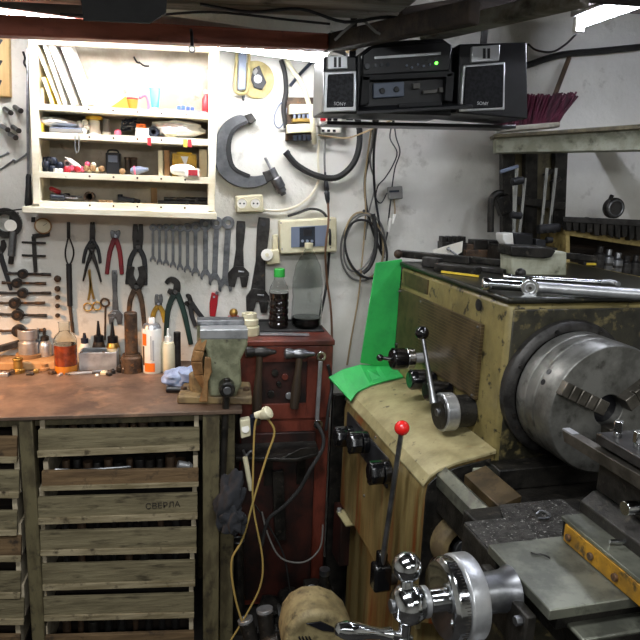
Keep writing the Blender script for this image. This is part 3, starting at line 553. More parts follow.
# ---- pliers: two crossing arms, each with jaw and grip
def pliers(name, label, piv, jaws, arms, gm, jm='toolsteel', off=.0012, w=(5, 6, 5), jw=(3, 6, 7), cat='pliers', th=.011, gname='grip'):
    t = thing(name, label, cat, W(*piv, off))
    for j in jaws: MB().stroke(j, list(jw), off, th).build('jaw', jm, t, .0012)
    for a in arms: MB().stroke(a, list(w), off + .001, th).build(gname, gm, t, .003)
    MB().cyl(W(*piv, off), W(*piv, off + th + .004), .008 * jw[-1] / 7, n=16).build('pivot', jm, t, .001)
    return t
pliers('pincers', 'black pincers hanging at the left edge of the photo', (0, 252), [[(-3, 240), (-4, 246), (0, 252)], [(3, 240), (4, 246), (0, 252)]], [[(0, 252), (5, 268), (11.5, 290)], [(0, 252), (-4, 268), (-6, 288)]], 'blackgrip', w=(5, 5, 3))
t = thing('loop_puller', 'long tool with a wire loop and a black rod, hung below the shelf', 'tool', W(71, 330, .02))
MB().tube([W(68.5, 222, .0105), W(68.5, 238, .0105)], .006).build('tip', 'toolsteel', t)
MB().tube([W(68.5, 236, .0105), W(65.5, 250, .0105), W(66, 259, .0105), W(69, 265, .0105), W(72.5, 259, .0105), W(73.5, 250, .0105), W(68.8, 236, .0105)], .0028).build('loop', 'toolsteel', t)
MB().cyl(W(68.8, 264, .0105), W(70, 306, .0105), .0095, n=14).build('rod', 'blackm', t, .001); MB().cyl(W(70, 306, .0105), W(73, 333, .0105), .006, n=12).build('tail', 'rusty', t, .001)
pliers('slim_pliers', 'black long-nose pliers hanging with splayed legs, upper pair', (92.5, 240), [[(91.5, 222), (91.5, 231), (92, 241)], [(94, 222), (94, 231), (93, 241)]], [[(92, 240), (86, 250), (83.5, 263)], [(93, 240), (98.5, 250), (100.5, 263)]], 'blackgrip', w=(3.5, 3.4, 3), jw=(1.6, 3, 4.4))
pliers('dividers', 'black dividers with thin pointed legs hung below long-nose pliers', (92, 250), [[(90, 244), (91, 248), (92, 252)], [(94, 244), (93.5, 248), (92, 252)]], [[(92, 252), (87, 266), (83.5, 281)], [(92, 252), (97, 266), (101.5, 282)]], 'toolsteel', off=.013, w=(4.6, 3, 1.4), jw=(3, 4, 5), gname='leg')
t = thing('scissors', 'tan handled small scissors hanging point up', 'scissors', W(92, 312, .012))
for j in ([(90, 269), (91, 285), (94, 299)], [(88.5, 270), (90.5, 285), (88.5, 300)]): MB().stroke(j, [1, 2.4, 2.2], .012, .004).build('blade', 'brass', t)
MB().ring(W(88, 307, .014), (0, 1, 0), .0145, .0028).build('finger_ring', 'brass', t); MB().ring(W(97, 306, .014), (0, 1, 0), .0145, .0028).build('finger_ring', 'brass', t)
t = thing('ring_rod', 'thin rod with a round ring at its top, hung by the scissors', 'rod', W(104, 335, .014)); MB().ring(W(105, 302.5, .014), (0, 1, 0), .0145, .0035).build('eye', 'rusty', t); MB().cyl(W(105.5, 306.5, .014), W(105, 340, .014), .0035, n=10).build('shank', 'rusty', t)
t = pliers('combination_pliers', 'red-gripped combination pliers hanging under the ledge', (115.5, 236), [[(113.5, 230.5), (113, 233), (115, 238)], [(117.8, 230.5), (118, 233), (116, 238)]], [[(115, 238), (110, 252), (107, 274)], [(116, 238), (120, 252), (122, 274)]], 'redgrip', 'steel', w=(5, 4.6, 4), jw=(4, 5, 6))
def adj_wrench(label, name, top, bot, w, m, off=.0012, flip=1, th=.012, wj=None):
    t = thing(name, label, 'wrench', W(*bot, off)); d = V((bot[0] - top[0], bot[1] - top[1])); l = d.length; d.normalize(); n = V((-d.y, d.x)) * flip; wj = wj or w * 1.8
    P = lambda s, q: (top[0] + d.x * s + n.x * q, top[1] + d.y * s + n.y * q)
    h = l - wj * 1.35
    MB().stroke([P(0, 0), P(l * .1, 0), P(h * .6, 0), P(h, 0)], [w * .9, w * 1.05, w * .8, w * 1.2], off, th * .8, 1).build('handle', m, t, .002)
    MB().plate([P(h - w * .2, -w * .5), P(h - w * .2, w * .5), P(h + wj * .3, wj * .75), P(h + wj * .55, wj * .75), P(h + wj * .65, -wj * .05), P(h + wj * 1.35, -wj * .2), P(h + wj * 1.3, -wj * .62), P(h + wj * .4, -wj * .72)], off, th).build('head', m, t, .002)
    MB().plate([P(h + wj * .58, wj * .1), P(h + wj * .58, wj * .72), P(h + wj * 1.3, wj * .62), P(h + wj * 1.32, wj * .28)], off + .001, th).build('movable_jaw', m, t, .0015)
    MB().cyl(W(*P(h + wj * .28, wj * .0), off + th + .0005), W(*P(h + wj * .28, wj * .4), off + th + .0005), .004, n=10).build('adjusting_screw', 'steel', t)
    MB().cyl(W(*P(l * .03 + w * .3, 0), off + th + .0005), W(*P(l * .03 + w * .3, 0), off), .0008 * w, n=12).build('hang_hole', 'black', t)
    return t
adj_wrench('grey adjustable wrench hanging head down below the red pliers', 'adjustable_wrench', (114.5, 270), (116, 324), 5.5, 'steel', wj=10)
t = pliers('long_pliers', 'large black pliers hanging from the ledge, long curved handles', (138, 247), [[(135.5, 224), (135.5, 236), (137.5, 249)], [(141, 224), (140.5, 236), (138.5, 249)]], [[(137, 248), (130.5, 260), (128, 284)], [(139, 248), (144.5, 260), (145, 285)]], 'blackgrip', w=(5, 5, 5.4), jw=(4, 6, 8))
t = pliers('nail_pincers', 'black end-cutting pincers hanging below the large black pliers', (136.5, 287), [[(131.5, 266), (130, 276), (136, 288)], [(141, 266), (143, 276), (137, 288)]], [[(135, 289), (130, 302), (129, 328)], [(138, 289), (142, 302), (145, 330)]], 'rusty', off=.013, w=(5.5, 5, 4), jw=(7, 8, 8))
# ---- the row of combination wrenches
row = ((153, 227.5, 260, 3.0), (159.5, 227.5, 263, 3.0), (166, 227.5, 264, 3.1), (173, 227.5, 266, 3.2), (180, 228, 268.5, 3.3), (187.5, 227.5, 270.5, 3.8), (195.5, 227, 274, 4.4), (205.5, 224, 277, 5.4), (216.5, 223, 282, 6.2), (228, 222.5, 288, 7))
od = ('shortest combination wrench, leftmost in the row', 'second combination wrench from the left in the row', 'third combination wrench from the left in the row', 'fourth combination wrench from the left in the row', 'fifth combination wrench from the left in the row', 'sixth combination wrench from the left in the row', 'seventh combination wrench from the left in the row', 'third longest combination wrench in the row', 'second longest combination wrench, next to the longest', 'longest combination wrench, rightmost in the row')
for k, (x, y0, y1, w) in enumerate(row):
    xb = x - (0 if k < 8 else 2.0 if k == 8 else 3); r = min(w, 5.4) * .0039; c0 = W(x, y0, .0062)
    t = thing('combination_wrench', od[k], 'wrench', W(xb, y1, .012), 'combination wrenches in the row')
    MB().stroke([(x, y0 + w), ((x + xb) / 2, (y0 + y1) / 2), (xb, y1 - w)], w * .85, .002, .006).build('shank', 'wrench', t, .0012)
    MB().ring(c0, (0, 1, 0), r * .78, r * .34, .01, 20).build('ring_end', 'wrench', t, .001)
    h = w * 1.15; MB().plate([(xb - w * .45, y1 - h * 1.25), (xb + w * .45, y1 - h * 1.25), (xb + w * .95, y1 - h * .5), (xb + w * 1.0, y1 + h * .25), (xb + w * .62, y1 + h * .45), (xb + w * .42, y1 - h * .25), (xb - w * .1, y1 - h * .5), (xb - w * .5, y1 - h * .05), (xb - w * .55, y1 + h * .5), (xb - w * .95, y1 + h * .2), (xb - w * .95, y1 - h * .5)], .0012, .008).build('open_end', 'wrench', t, .001)
adj_wrench('black adjustable wrench hanging head down right of the combination wrenches', 'adjustable_wrench', (241, 221), (237.5, 287), 9, 'toolsteel', wj=14.5, flip=-1)
adj_wrench('large black adjustable wrench hanging beside the plug timer', 'adjustable_wrench', (264, 217.5), (256, 312), 12, 'toolsteel', wj=16, th=.018, flip=-1)
t = pliers('water_pump_pliers', 'black slip-joint pliers with dark green grips on the wall', (175.5, 292), [[(166, 283), (171, 279), (177, 283), (176, 294)], [(168, 290), (172, 292), (177, 295)]], [[(177, 292), (184, 312), (191, 344)], [(174, 294), (168, 310), (166, 338)]], 'greengrip', w=(6, 5.4, 4.6), jw=(4, 6, 8), th=.014)
t = pliers('small_pump_pliers', 'small black pliers hanging aslant right of the slip-joint pliers', (190, 302), [[(186, 296), (189, 296), (191, 304)], [(185, 304), (187, 303), (190, 305)]], [[(191, 302), (198, 312), (207, 323)], [(190, 304), (192, 316), (196, 326)]], 'blackgrip', off=.013, w=(5, 4.6, 4), jw=(3, 4.5, 5.5))
t = pliers('side_cutters', 'small pliers with worn yellow grips hung left of the slip-joint pliers', (158.5, 304), [[(157, 294), (156.5, 299), (158, 305)], [(160.5, 294), (161, 299), (159, 305)]], [[(158, 305), (154, 312), (152, 322)], [(159, 305), (163, 312), (165.5, 322)]], 'yellowgrip', 'steel', w=(4, 5, 5), jw=(3, 4, 5))
t = thing('folding_tool', 'red handled small tool hanging below the longest wrenches', 'tool', W(213, 318, .014)); MB().stroke([(215, 292.5), (213.5, 303), (212.5, 316)], [6.5, 8, 5.5], .001, .014).build('handle', 'redplastic', t, .003); MB().stroke([(215.5, 292), (218, 293.5)], 3, .01, .008).build('clip', 'steel', t); MB().cyl(W(214, 297, .0145), W(214, 297, .0165), .004, n=12).build('rivet', 'steel', t)
# ================================================================= WORKBENCH
BZ, BF = .88, 1.872
wb = thing('workbench', 'steel topped workbench with rough wooden tray drawers', 'workbench', (-.6, 2.15, 0))
MB().prism([V((-1.45, BF, BZ)), V((.135, BF, BZ)), V((.15, 2.44, BZ)), V((-1.45, 2.44, BZ))], (0, 0, -.012)).build('top', 'benchtop', wb, .002)
YD = BF + .02
def yq(px, py): return Y(px, py, YD)
m = MB(); m.b2(-1.4, .11, YD + .02, YD + .06, BZ - .045, BZ - .012); m.b2(-1.4, .11, 2.36, 2.4, BZ - .05, BZ - .012); m.build('rail', 'oliveframe', wb, .002)
xl, xr = yq(31, 500).x, yq(211, 500).x
for x, wdt in ((xl, .038), (xr, .05), (xl - .64, .038)): MB().b2(x - wdt / 2, x + wdt / 2, YD - .012, YD + .04, 0, BZ - .013).build('leg', 'oliveframe', wb, .003)
for x in (xl, xr - .02): MB().b2(x - .02, x + .02, 2.36, 2.41, 0, BZ - .013).build('leg', 'oliveframe', wb, .003)
MB().b2(xr + .03, xr + .075, YD + .05, YD + .1, 0, BZ - .013).build('leg', 'oliveframe', wb, .003)
MB().b2(-1.4, xr + .02, 2.37, 2.385, .0, BZ - .05).build('back_panel', 'darkwood', wb)
for x in (xl, xr): MB().b2(x - .006, x + .006, YD + .05, 2.37, .02, BZ - .05).build('divider', 'darkwood', wb)
rows = [((38, 430), (199.5, 428), 27, 22, 'crate'), ((41.5, 471.5), (198.5, 469), 19, 17, 'crate2'), ((37.5, 498), (197.5, 493.5), 26, 25, 'crate'), ((38.5, 532), (196.5, 528), 23.5, 24, 'crate'), ((40, 565), (195, 561), 25, 24.5, 'crate'), ((40, 598.5), (194, 594), 22, 23, 'crate'), ((41, 637), (194, 632), 26, 26, 'crate2')]
def drawer(a, b, hl, hr, m, k, bfrac=.24, cornerh=8):
    dp = .40; off = random.uniform(-.006, .006); yy = lambda px, py: Y(px, py, YD + off)
    A, B, C, D = yy(*a), yy(*b), yy(b[0], b[1] + hr), yy(a[0], a[1] + hl)
    f = MB(); f.prism([A, B, C, D], (0, .014, 0)); o = f.build('drawer', m, wb, .002)
    bh = hl * bfrac; E1, E2 = yy(a[0] - .6, a[1] + hl - bh), yy(b[0] + .2, b[1] + hr - bh)
    MB().prism([E1 - V((0, .006, 0)), E2 - V((0, .006, 0)), C - V((-.0, .006, 0)), D - V((0, .006, 0))], (0, .0075, 0)).build('batten', 'batten', o, .001)
    s = MB(); zb, zt_ = D.z, A.z + cornerh * .0031
    s.b2(A.x, B.x, YD + .02, YD + dp, zb, zb + .006); s.b2(A.x, B.x, YD + dp - .012, YD + dp, zb, A.z - .01); s.build('tray', 'darkwood', o)
    for x, sx in ((A.x + .002, 1), (B.x - .016, 0)): MB().b2(x, x + .014, YD + off + .0145, YD + dp, zb, zt_).build('side_board', 'crateend', o, .001)
    return o, A, B, C, D
drs = [drawer(*r, k) for k, r in enumerate(rows)]
lrows = [((-40, 437.5), (17, 437), 25, 25.5, 'crate2'), ((-40, 471.5), (19, 471), 26, 26.5, 'crate'), ((-40, 512), (17, 511.5), 23, 23.5, 'crate'), ((-40, 537.5), (21, 537), 24, 24, 'crate2'), ((-40, 573.5), (20.5, 573), 25, 25, 'crate'), ((-40, 600), (24, 600), 24, 24, 'crate'), ((-40, 636), (20, 636), 22, 22, 'crate2')]
for k, r in enumerate(lrows): drawer(*r, k + 10)
o, A, B, C, D = drs[2]
text('СВЕРЛА', 'lettering', 'ink', o, yq(163, 504.5) - V((0, .0065, 0)), .026, FRONT @ Euler((0, 0, rad(1))).to_matrix(), .0003)
# things lying in the open trays
def intray(k, px, py, off=.05): q = Y(px, py, YD + off); return q
for k, (x0, y0, x1, y1, r, mm, lab) in enumerate(((55, 469.5, 66, 470, .004, 'satin', 'thin bright rod lying at the left in the second drawer'), (78, 470.5, 127, 467, .0045, 'steel', 'long steel rod lying across the second drawer'), (178, 464, 188, 466, .012, 'satin', 'bright round tool end at the right in the second drawer'))):
    a, b = Y(x0, y0, YD + .025), Y(x1, y1, YD + .03); single('steel_rod', mm, lab, 'rod', MB().cyl(a, b, r, n=12).cyl(b, b + (b - a).normalized() * .012, r * 1.3, r * .7, 12))
rr = random.Random(3)
for dk, n, nm_ in ((0, 13, 'first'), (1, 12, 'second'), (3, 8, 'fourth'), (4, 8, 'fifth'), (6, 9, 'lowest')):
    o, A, B, C, D = drs[dk]
    for i in range(n):
        x = A.x + .04 + (B.x - A.x - .08) * (i + .5) / n; h = rr.uniform(.02, .036); z0 = D.z + .0068; y0 = YD + rr.uniform(.05, .075)
        hh_ = A.z - z0 + rr.uniform(-.008, .004)
        single('steel_offcut', rr.choice(['toolsteel', 'rusty', 'castiron']), 'dark steel offcut lying in the %s tray drawer from the top' % nm_, 'offcut', MB().cyl((x, y0, z0), (x, y0, z0 + hh_), rr.uniform(.009, .017), n=10), .001, group='offcuts in the %s drawer' % nm_)
# ---- things along the back of the bench
def B0(px, py): return Z(px, py, BZ)
def hgt(b, px, py): return Y(px, py, b.y).z - b.z
def wid(b, px): return px * (b - CAM).dot(FW) / F
t = thing('wooden_board', 'flat worn wooden board lying on the bench under the metal jar', 'board', B0(22, 371))
a = B0(-20, 371); b = B0(56, 370); MB().prism([a, b, b + V((.0, .11, 0)), a + V((0, .11, 0))], (0, 0, .028)).build('board', 'oldwood', t, .004)
b = B0(28, 366) + V((0, .03, .0285)); jarlike('metal_jar', 'bright cylindrical metal jar standing on the wooden board', 'jar', b, [(.036, 0), (.036, .055), (.030, .058), (.030, .066), (.036, .068), (.036, .1), (.033, .102), (.033, .09), (0, .09)], 'satin', ([(.046, 0), (.046, .012), (.036, .013)], 'oldwood'), lidname='foot_ring')
b = B0(18.5, 372.5); jarlike('brass_bushing', 'small brass bushing in front of the wooden board', 'bushing', b, [(.022, 0), (.022, .012), (.015, .014), (.015, .044), (.018, .046), (.018, .052), (.01, .052), (.01, .02), (0, .02)], 'brass')
b = B0(45, 370); jarlike('brass_bushing', 'low brown knob right of the small brass bushing', 'bushing', b, [(.017, 0), (.017, .008), (.01, .012), (.012, .024), (0, .026)], 'oldwood')
t = thing('steel_bar', 'dark steel bar lying against the wall left of the metal jar', 'bar', B0(5, 355)); MB().bar(W(-12, 352, .05), W(20, 343, .02), .022, .022).build('bar', 'toolsteel', t, .002)
def bottle(label, px, pyb, pyt, wpx, prof, m, cap, capm, name='bottle', cat='bottle', extra=None):
    b = B0(px, pyb); H = hgt(b, px, pyt); R = wid(b, wpx) / 2; t = thing(name, label, cat, b)
    MB().lathe(b, (0, 0, 1), [(r * R, h * H) for r, h in prof], 24).build('body', m, t)
    MB().lathe(b, (0, 0, 1), [(r * R, h * H) for r, h in cap], 20).build('cap', capm, t)
    return t, b, H, R
bottle('grey oil can with a dark pointed spout left of the amber jar', 46, 363, 328, 13, [(.9, 0), (1, .03), (1, .5), (.75, .62), (.45, .66), (.45, .68)], 'satin', [(.62, .66), (.62, .76), (.25, .8), (.16, 1), (0, 1)], 'toolsteel', 'oil_can', 'oil can')
# amber jar: glass shell, oil layers, neck
b = B0(66.5, 371.5); H = hgt(b, 66.5, 322); R = wid(b, 22) / 2; t = thing('glass_jar', 'square-shouldered glass jar of amber oil', 'jar', b)
MB().lathe(b, (0, 0, 1), [(R, H * .561), (R, H * .66), (R * .8, H * .76), (R * .5, H * .81), (R * .5, H * .97), (R * .56, H), (R * .47, H), (R * .43, H * .8), (R * .96, H * .66), (R * .96, H * .561)], 28, True).build('body', 'glass', t)
MB().lathe(b, (0, 0, 1), [(R * .95, 0), (R, .008), (R, H * .15), (0, H * .15)], 24).build('settled_oil', 'oil', t); MB().lathe(b, (0, 0, 1), [(R, H * .1505), (R, H * .56), (0, H * .56)], 24).build('oil', 'amber', t)
bottle('white glue bottle with a dark blue cap beside the amber jar', 85.5, 363, 333, 12.5, [(.95, 0), (1, .04), (1, .5), (.6, .66), (.5, .68)], 'white', [(.55, .62), (.58, .82), (.3, .84), (.2, 1), (0, 1)], 'navy')
bottle('grey brown dropper bottle with a dark cone tip, left of the pair', 99.5, 363, 321, 12.5, [(.95, 0), (1, .04), (1, .4), (.75, .52), (.6, .54)], 'rusty', [(.75, .5), (.75, .66), (.35, .68), (.14, 1), (0, 1)], 'black')
t, b, H, R = bottle('brass coloured dropper bottle with a black cone tip, right of the pair', 113.5, 364, 322, 13.5, [(.95, 0), (1, .04), (1, .4), (.75, .52), (.6, .54)], 'brass', [(.75, .5), (.75, .66), (.35, .68), (.14, 1), (0, 1)], 'black')
MB().lathe(b, (0, 0, 1), [(R * 1.03, H * .24), (R * 1.03, H * .4)], 24).build('label_band', 'ivory', t)
# cast aluminium tray
a, c = B0(79, 371), B0(117, 371); t = thing('metal_tray', 'dull cast metal box tray in front of the dropper bottles', 'tray', (a + c) / 2)
m = MB(); h = .066; d = .075
for q in (((a.x, c.x), (a.y, a.y + .006)), ((a.x, c.x), (a.y + d - .006, a.y + d)), ((a.x, a.x + .006), (a.y + .006, a.y + d - .006)), ((c.x - .006, c.x), (a.y + .006, a.y + d - .006))): m.b2(*q[0], *q[1], BZ + .001, BZ + h)
m.b2(a.x, c.x, a.y, a.y + d, BZ + .0005, BZ + .005); m.build('body', 'satin', t, .002)
for x in (a.x + .01, (a.x + c.x) / 2 + .02): MB().cyl((x, a.y + .003, BZ + h), (x, a.y + .003, BZ + h + .004), .005, n=12).build('rivet', 'chrome', t)
# ring base and rod
b = B0(132, 371.5); jarlike('steel_mandrel', 'rusty steel rod standing in a round base on the bench', 'mandrel', b, [(.037, 0), (.037, .054), (.031, .06), (.031, .066), (.0, .068)], 'rusty', ([(.0225, .066), (.0225, hgt(b, 132, 313)), (.019, hgt(b, 132, 312)), (0, hgt(b, 132, 312))], 'rusty'), lidname='rod')
# spray can with print
b = B0(152.5, 371.5); H = hgt(b, 152.5, 317.5); R = wid(b, 19) / 2; t = thing('spray_can', 'white spray can with orange print on the bench', 'spray can', b)
MB().lathe(b, (0, 0, 1), [(R * .95, 0), (R, .004), (R, H * .8), (R * .97, H * .815)], 30).build('body', 'white', t)
MB().lathe(b, (0, 0, 1), [(R * .97, H * .815), (R * .8, H * .88), (R * .5, H * .9), (0, H * .9)], 24).build('dome', 'satin', t); MB().lathe(b, (0, 0, 1), [(R * .36, H * .88), (R * .36, H * .97), (R * .28, H), (0, H)], 16).build('nozzle', 'white', t)
def wrap(a0, a1, z0, z1, nm_, mm, e=.0006):
    m = MB(); n = 10; A = [rad(a0 + (a1 - a0) * k / n) for k in range(n + 1)]
    for p, q in zip(A, A[1:]):
        f = lambda an, z, r: b + V((math.sin(an) * r, -math.cos(an) * r, z))
        m.hexa([f(p, z0, R), f(q, z0, R), f(q, z1, R), f(p, z1, R)], [f(p, z0, R + e), f(q, z0, R + e), f(q, z1, R + e), f(p, z1, R + e)])
    m.build(nm_, mm, t)
wrap(-45, 18, .008, H * .2, 'orange_print', 'orange'); wrap(-62, -30, H * .52, H * .73, 'orange_print', 'orange', .0007); wrap(-62, -47, .03, H * .5, 'dark_print', 'handlewood', .0008)
wrap(-6, 0, H * .26, H * .70, 'grey_print', 'printgrey', .0008); wrap(5, 15, H * .24, H * .62, 'grey_print', 'printgrey', .0008)
bottle('cloudy glue bottle with a white pointed tip right of the spray can', 168.5, 371.5, 328.5, 13, [(.92, 0), (1, .03), (1, .6), (.85, .68), (.5, .7)], 'ivory', [(.55, .69), (.5, .82), (.22, .84), (.14, 1), (0, 1)], 'white')
b = B0(177.5, 368); single('steel_rod', 'toolsteel', 'dark steel round bar standing behind the cloudy glue bottle', 'rod', MB().cyl(b, b + V((0, 0, hgt(b, 177, 332))), .0125), .001)
# small bits lying on the bench front of the tray
for k, (px, py, s, mm, lab, cat) in enumerate(((4, 376, (.03, .02, .012), 'satin', 'small bright metal piece at the left bench edge', 'metal piece'), (12, 374, (.02, .018, .014), 'rusty', 'small rusty metal piece before the wooden board', 'metal piece'), (70, 374, (.03, .018, .006), 'steel', 'small flat metal piece before the amber jar', 'metal piece'), (104, 374, (.026, .02, .010), 'ivory', 'small pale piece lying under the tray front', 'metal piece'), (113, 373.5, (.018, .014, .014), 'toolsteel', 'small dark nut lying at the tray corner', 'nut'), (120, 372, (.02, .016, .02), 'toolsteel', 'dark square nut left of the round base', 'nut'), (30, 375, (.024, .016, .008), 'toolsteel', 'dark flat metal piece below the metal jar', 'metal piece'), (36, 373, (.016, .014, .012), 'brass', 'tiny brass piece right of the brass bushing', 'metal piece'), (52, 374, (.02, .02, .01), 'rusty', 'small rusty piece at the left of the amber jar', 'metal piece'), (60, 375.5, (.026, .012, .006), 'satin', 'small bright sliver in front of the amber jar', 'metal piece'), (97, 376, (.014, .012, .006), 'white', 'tiny white piece lying in the bench middle', 'metal piece'), (109, 375.5, (.02, .014, .009), 'castiron', 'small dark piece left of the dark nut', 'metal piece'))):
    b = B0(px, py); single('metal_piece' if cat != 'nut' else 'nut', mm, lab, cat, MB().box(b + V((0, 0, s[2] / 2)), s, (0, 0, .5 * k)).cyl(b + V((.0, 0, s[2] * .5)), b + V((0, 0, s[2] * 1.25)), s[1] * .35, n=10), .0015)
b = B0(86, 374); t = thing('putty_knife', 'flat bright pliers-like scraper lying before the metal tray', 'scraper', b); MB().bar(b + V((-.055, -.002, .004)), b + V((.02, .004, .004)), .016, .006).build('blade', 'satin', t, .001); MB().bar(b + V((.02, .004, .006)), b + V((.06, .008, .006)), .012, .01).build('handle', 'steel', t, .002)
b = B0(127.5, 372.8); t = thing('screw_block', 'small dark block with a white top beside the round base', 'block', b); MB().box(b + V((0, 0, .008)), (.034, .022, .016)).build('body', 'toolsteel', t, .002); MB().box(b + V((0, 0, .0185)), (.03, .02, .005)).build('top', 'white', t, .001)
# rag and things beside the vise
b = B0(179, 388)
m = MB(); m.blob(b + V((0, .02, .03)), (.055, .05, .034), 5, .16, (0, 0, .3), 2.2, 4); m.blob(b + V((.03, .0, .04)), (.04, .04, .03), 8, .2, None, 2.4, 3)
single('rag', 'cloth', 'pale blue crumpled rag on the bench left of the vise', 'rag', m)
b = B0(176, 391); t = thing('dark_tool', 'black tool handle lying under the blue rag', 'tool', b); MB().cyl(b + V((-.03, -.012, .011)), b + V((.035, -.02, .011)), .011, .009, 14).build('grip', 'black', t, .002); MB().cyl(b + V((.035, -.02, .011)), b + V((.06, -.024, .011)), .005, n=10).build('shank', 'steel', t)
# ================================================================= VISE
yv = 1.955
def yvp(px, py, dy=0): return Y(px, py, yv + dy)
vi = thing('bench_vise', 'grey-green and tan bench vise at the right end of the workbench', 'vise', B0(217, 398))
zj0, zj1 = yvp(217, 326).z, yvp(217, 340).z
def outl(pts, y0, y1): return MB().prism([V((Y(px, py, yv).x, y0, Y(px, py, yv).z)) for px, py in pts], (0, y1 - y0, 0))
outl([(201, 335), (247, 334.5), (247, 343), (240, 358), (241, 382), (235, 394), (209, 394), (207, 372), (207, 350), (201, 343)], yv - .03, yv + .03).build('front_jaw', 'visegreen', vi, .008)
outl([(200, 327.5), (247, 327), (247, 336.5), (200, 336.5)], yv - .033, yv + .03).build('jaw_plate', 'satin', vi, .002)
outl([(197, 326.5), (245, 326.5), (244, 344), (238, 384), (204, 384), (197, 344)], yv + .036, yv + .11).build('rear_jaw', 'visegreen', vi, .008)
outl([(197, 323), (245.5, 322.5), (245.5, 328), (197, 328)], yv + .034, yv + .09).build('jaw_plate', 'steel', vi, .002)
outl([(205, 377), (236, 377), (238, 405), (205, 405)], yv - .02, yv + .16).build('slide', 'visebrown', vi, .006)
b = B0(217, 397); MB().lathe(V((b.x - .045, b.y + .01, BZ)), (0, 0, 1), [(.043, .024), (.043, .075), (.032, .08), (0, .08)], 22).build('swivel', 'visebrown', vi, .003)
p = MB().prism([B0(177, 404), B0(252, 405), B0(250, 389), B0(185, 387)], (0, 0, .026)).build('base', 'visebrown', vi, .005)
for px, py in ((184, 397), (246, 398)): MB().cyl(B0(px, py) + V((0, 0, .0255)), B0(px, py) + V((0, 0, .035)), .011, n=6).build('bolt', 'rusty', p, .001)
m = MB(); pts = [yvp(200, 339, -.01), yvp(193, 350, -.02), yvp(190.5, 362, -.02), yvp(194, 376, -.02), yvp(200, 386, -.02)]
L0, R0 = pts, [yvp(207, 340, -.038), yvp(204, 352, -.05), yvp(202, 362, -.052), yvp(203, 375, -.05), yvp(206, 394, -.045)]
for i in range(4): m.hexa([L0[i], R0[i], R0[i + 1], L0[i + 1]], [q + V((.004, .05, 0)) for q in (L0[i], R0[i], R0[i + 1], L0[i + 1])])
m.build('leather_cover', 'leather', vi, .004)
m = MB(); m.prism([yvp(205, 357, -.055), yvp(211, 358, -.055), yvp(212, 372, -.055), yvp(208, 382, -.055), yvp(208, 402, -.055), yvp(199, 402, -.055), yvp(203, 388, -.055)], (0, .012, 0)); m.build('leather_flap', 'leather', vi, .003)
c0 = yvp(226, 382); MB().cyl(c0 + V((0, -.03, 0)), c0 + V((0, -.085, 0)), .0235).build('screw_head', 'castiron', vi, .004)
MB().cyl(c0 + V((0, -.084, 0)), c0 + V((0, -.09, 0)), .012).build('screw_tip', 'steel', vi, .001)
hb = Y(222.5, 480, c0.y - .06); MB().cyl(c0 + V((0, -.06, .03)), hb, .0105).build('handle_bar', 'castiron', vi, .002); MB().ball(hb, .013, 12).build('handle_knob', 'rusty', vi)
# ================================================================= RED CABINET AND WHAT HANGS ON IT
CY, CZ = 2.13, 1.015
xa, xb_ = Y(241, 347, CY).x, Y(333, 347, CY).x
cab = thing('metal_cabinet', 'red-brown enamelled metal cabinet between bench and lathe', 'cabinet', ((xa + xb_) / 2, 2.28, 0))
MB().b2(xa, xb_, CY + .012, YW - .015, .02, CZ - .002).build('body', 'cabred', cab, .004)
MB().b2(xa - .006, xb_ + .006, CY - .005, YW - .015, CZ - .002, CZ + .018).build('top', 'cabred', cab, .004)
zr0, zr1 = Y(280, 404, CY).z, Y(280, 362, CY).z; xq0, xq1 = Y(262, 380, CY).x, Y(307, 380, CY).x
m = MB()
for q in ((xa, xq0, .75, CZ - .004), (xq1, xb_, .75, CZ - .004), (xq0, xq1, zr1, CZ - .004), (xq0, xq1, .75, zr0)): m.b2(q[0], q[1], CY, CY + .0115, q[2], q[3])
m.build('front_panel', 'cabred', cab, .001)
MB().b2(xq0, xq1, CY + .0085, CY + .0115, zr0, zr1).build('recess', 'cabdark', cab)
for k, (x, z, r, mm) in enumerate(((275, 373, .012, 'castiron'), (285, 377, .011, 'cabred'), (279, 384, .009, 'castiron'), (289, 396, .012, 'satin'), (271, 394, .012, 'castiron'))): q = Y(x, z, CY); MB().cyl(q + V((0, .008, 0)), q - V((0, .004, 0)), r, n=14).build('fitting', mm, cab, .001)
MB().b2(xa + .004, xb_ - .05, CY - .004, CY + .0115, .05, .70).build('lower_door', 'cabdark', cab, .003)  # grimy door, with its shade painted into the dark enamel
# trough shelf
zt0 = Y(280, 447, CY).z; m = MB(); m.prism([V((xa - .02, CY - .1, zt0)), V((xa + .18, CY - .11, zt0 - .01)), V((xb_ - .05, CY - .09, zt0)), V((xb_ - .05, CY, zt0 + .008)), V((xa - .02, CY, zt0 + .008))], (0, 0, .012)); m.prism([V((xa + .12, CY - .108, zt0)), V((xb_ - .06, CY - .092, zt0 + .004)), V((xb_ - .06, CY - .085, zt0 + .03)), V((xa + .2, CY - .1, zt0 + .035))], (0, .006, 0))
m.build('trough', 'castiron', cab, .002)
for x in (xa + .1, xb_ - .1): MB().bar((x, CY - .02, zt0), (x, CY - .004, zt0 - .14), .03, .008).build('bracket', 'castiron', cab)
MB().bar((Y(277, 470, CY).x, CY - .02, Y(277, 468, CY).z), (Y(279, 560, CY).x, CY - .02, .3), .04, .02).build('hinge_strip', 'castiron', cab, .002)
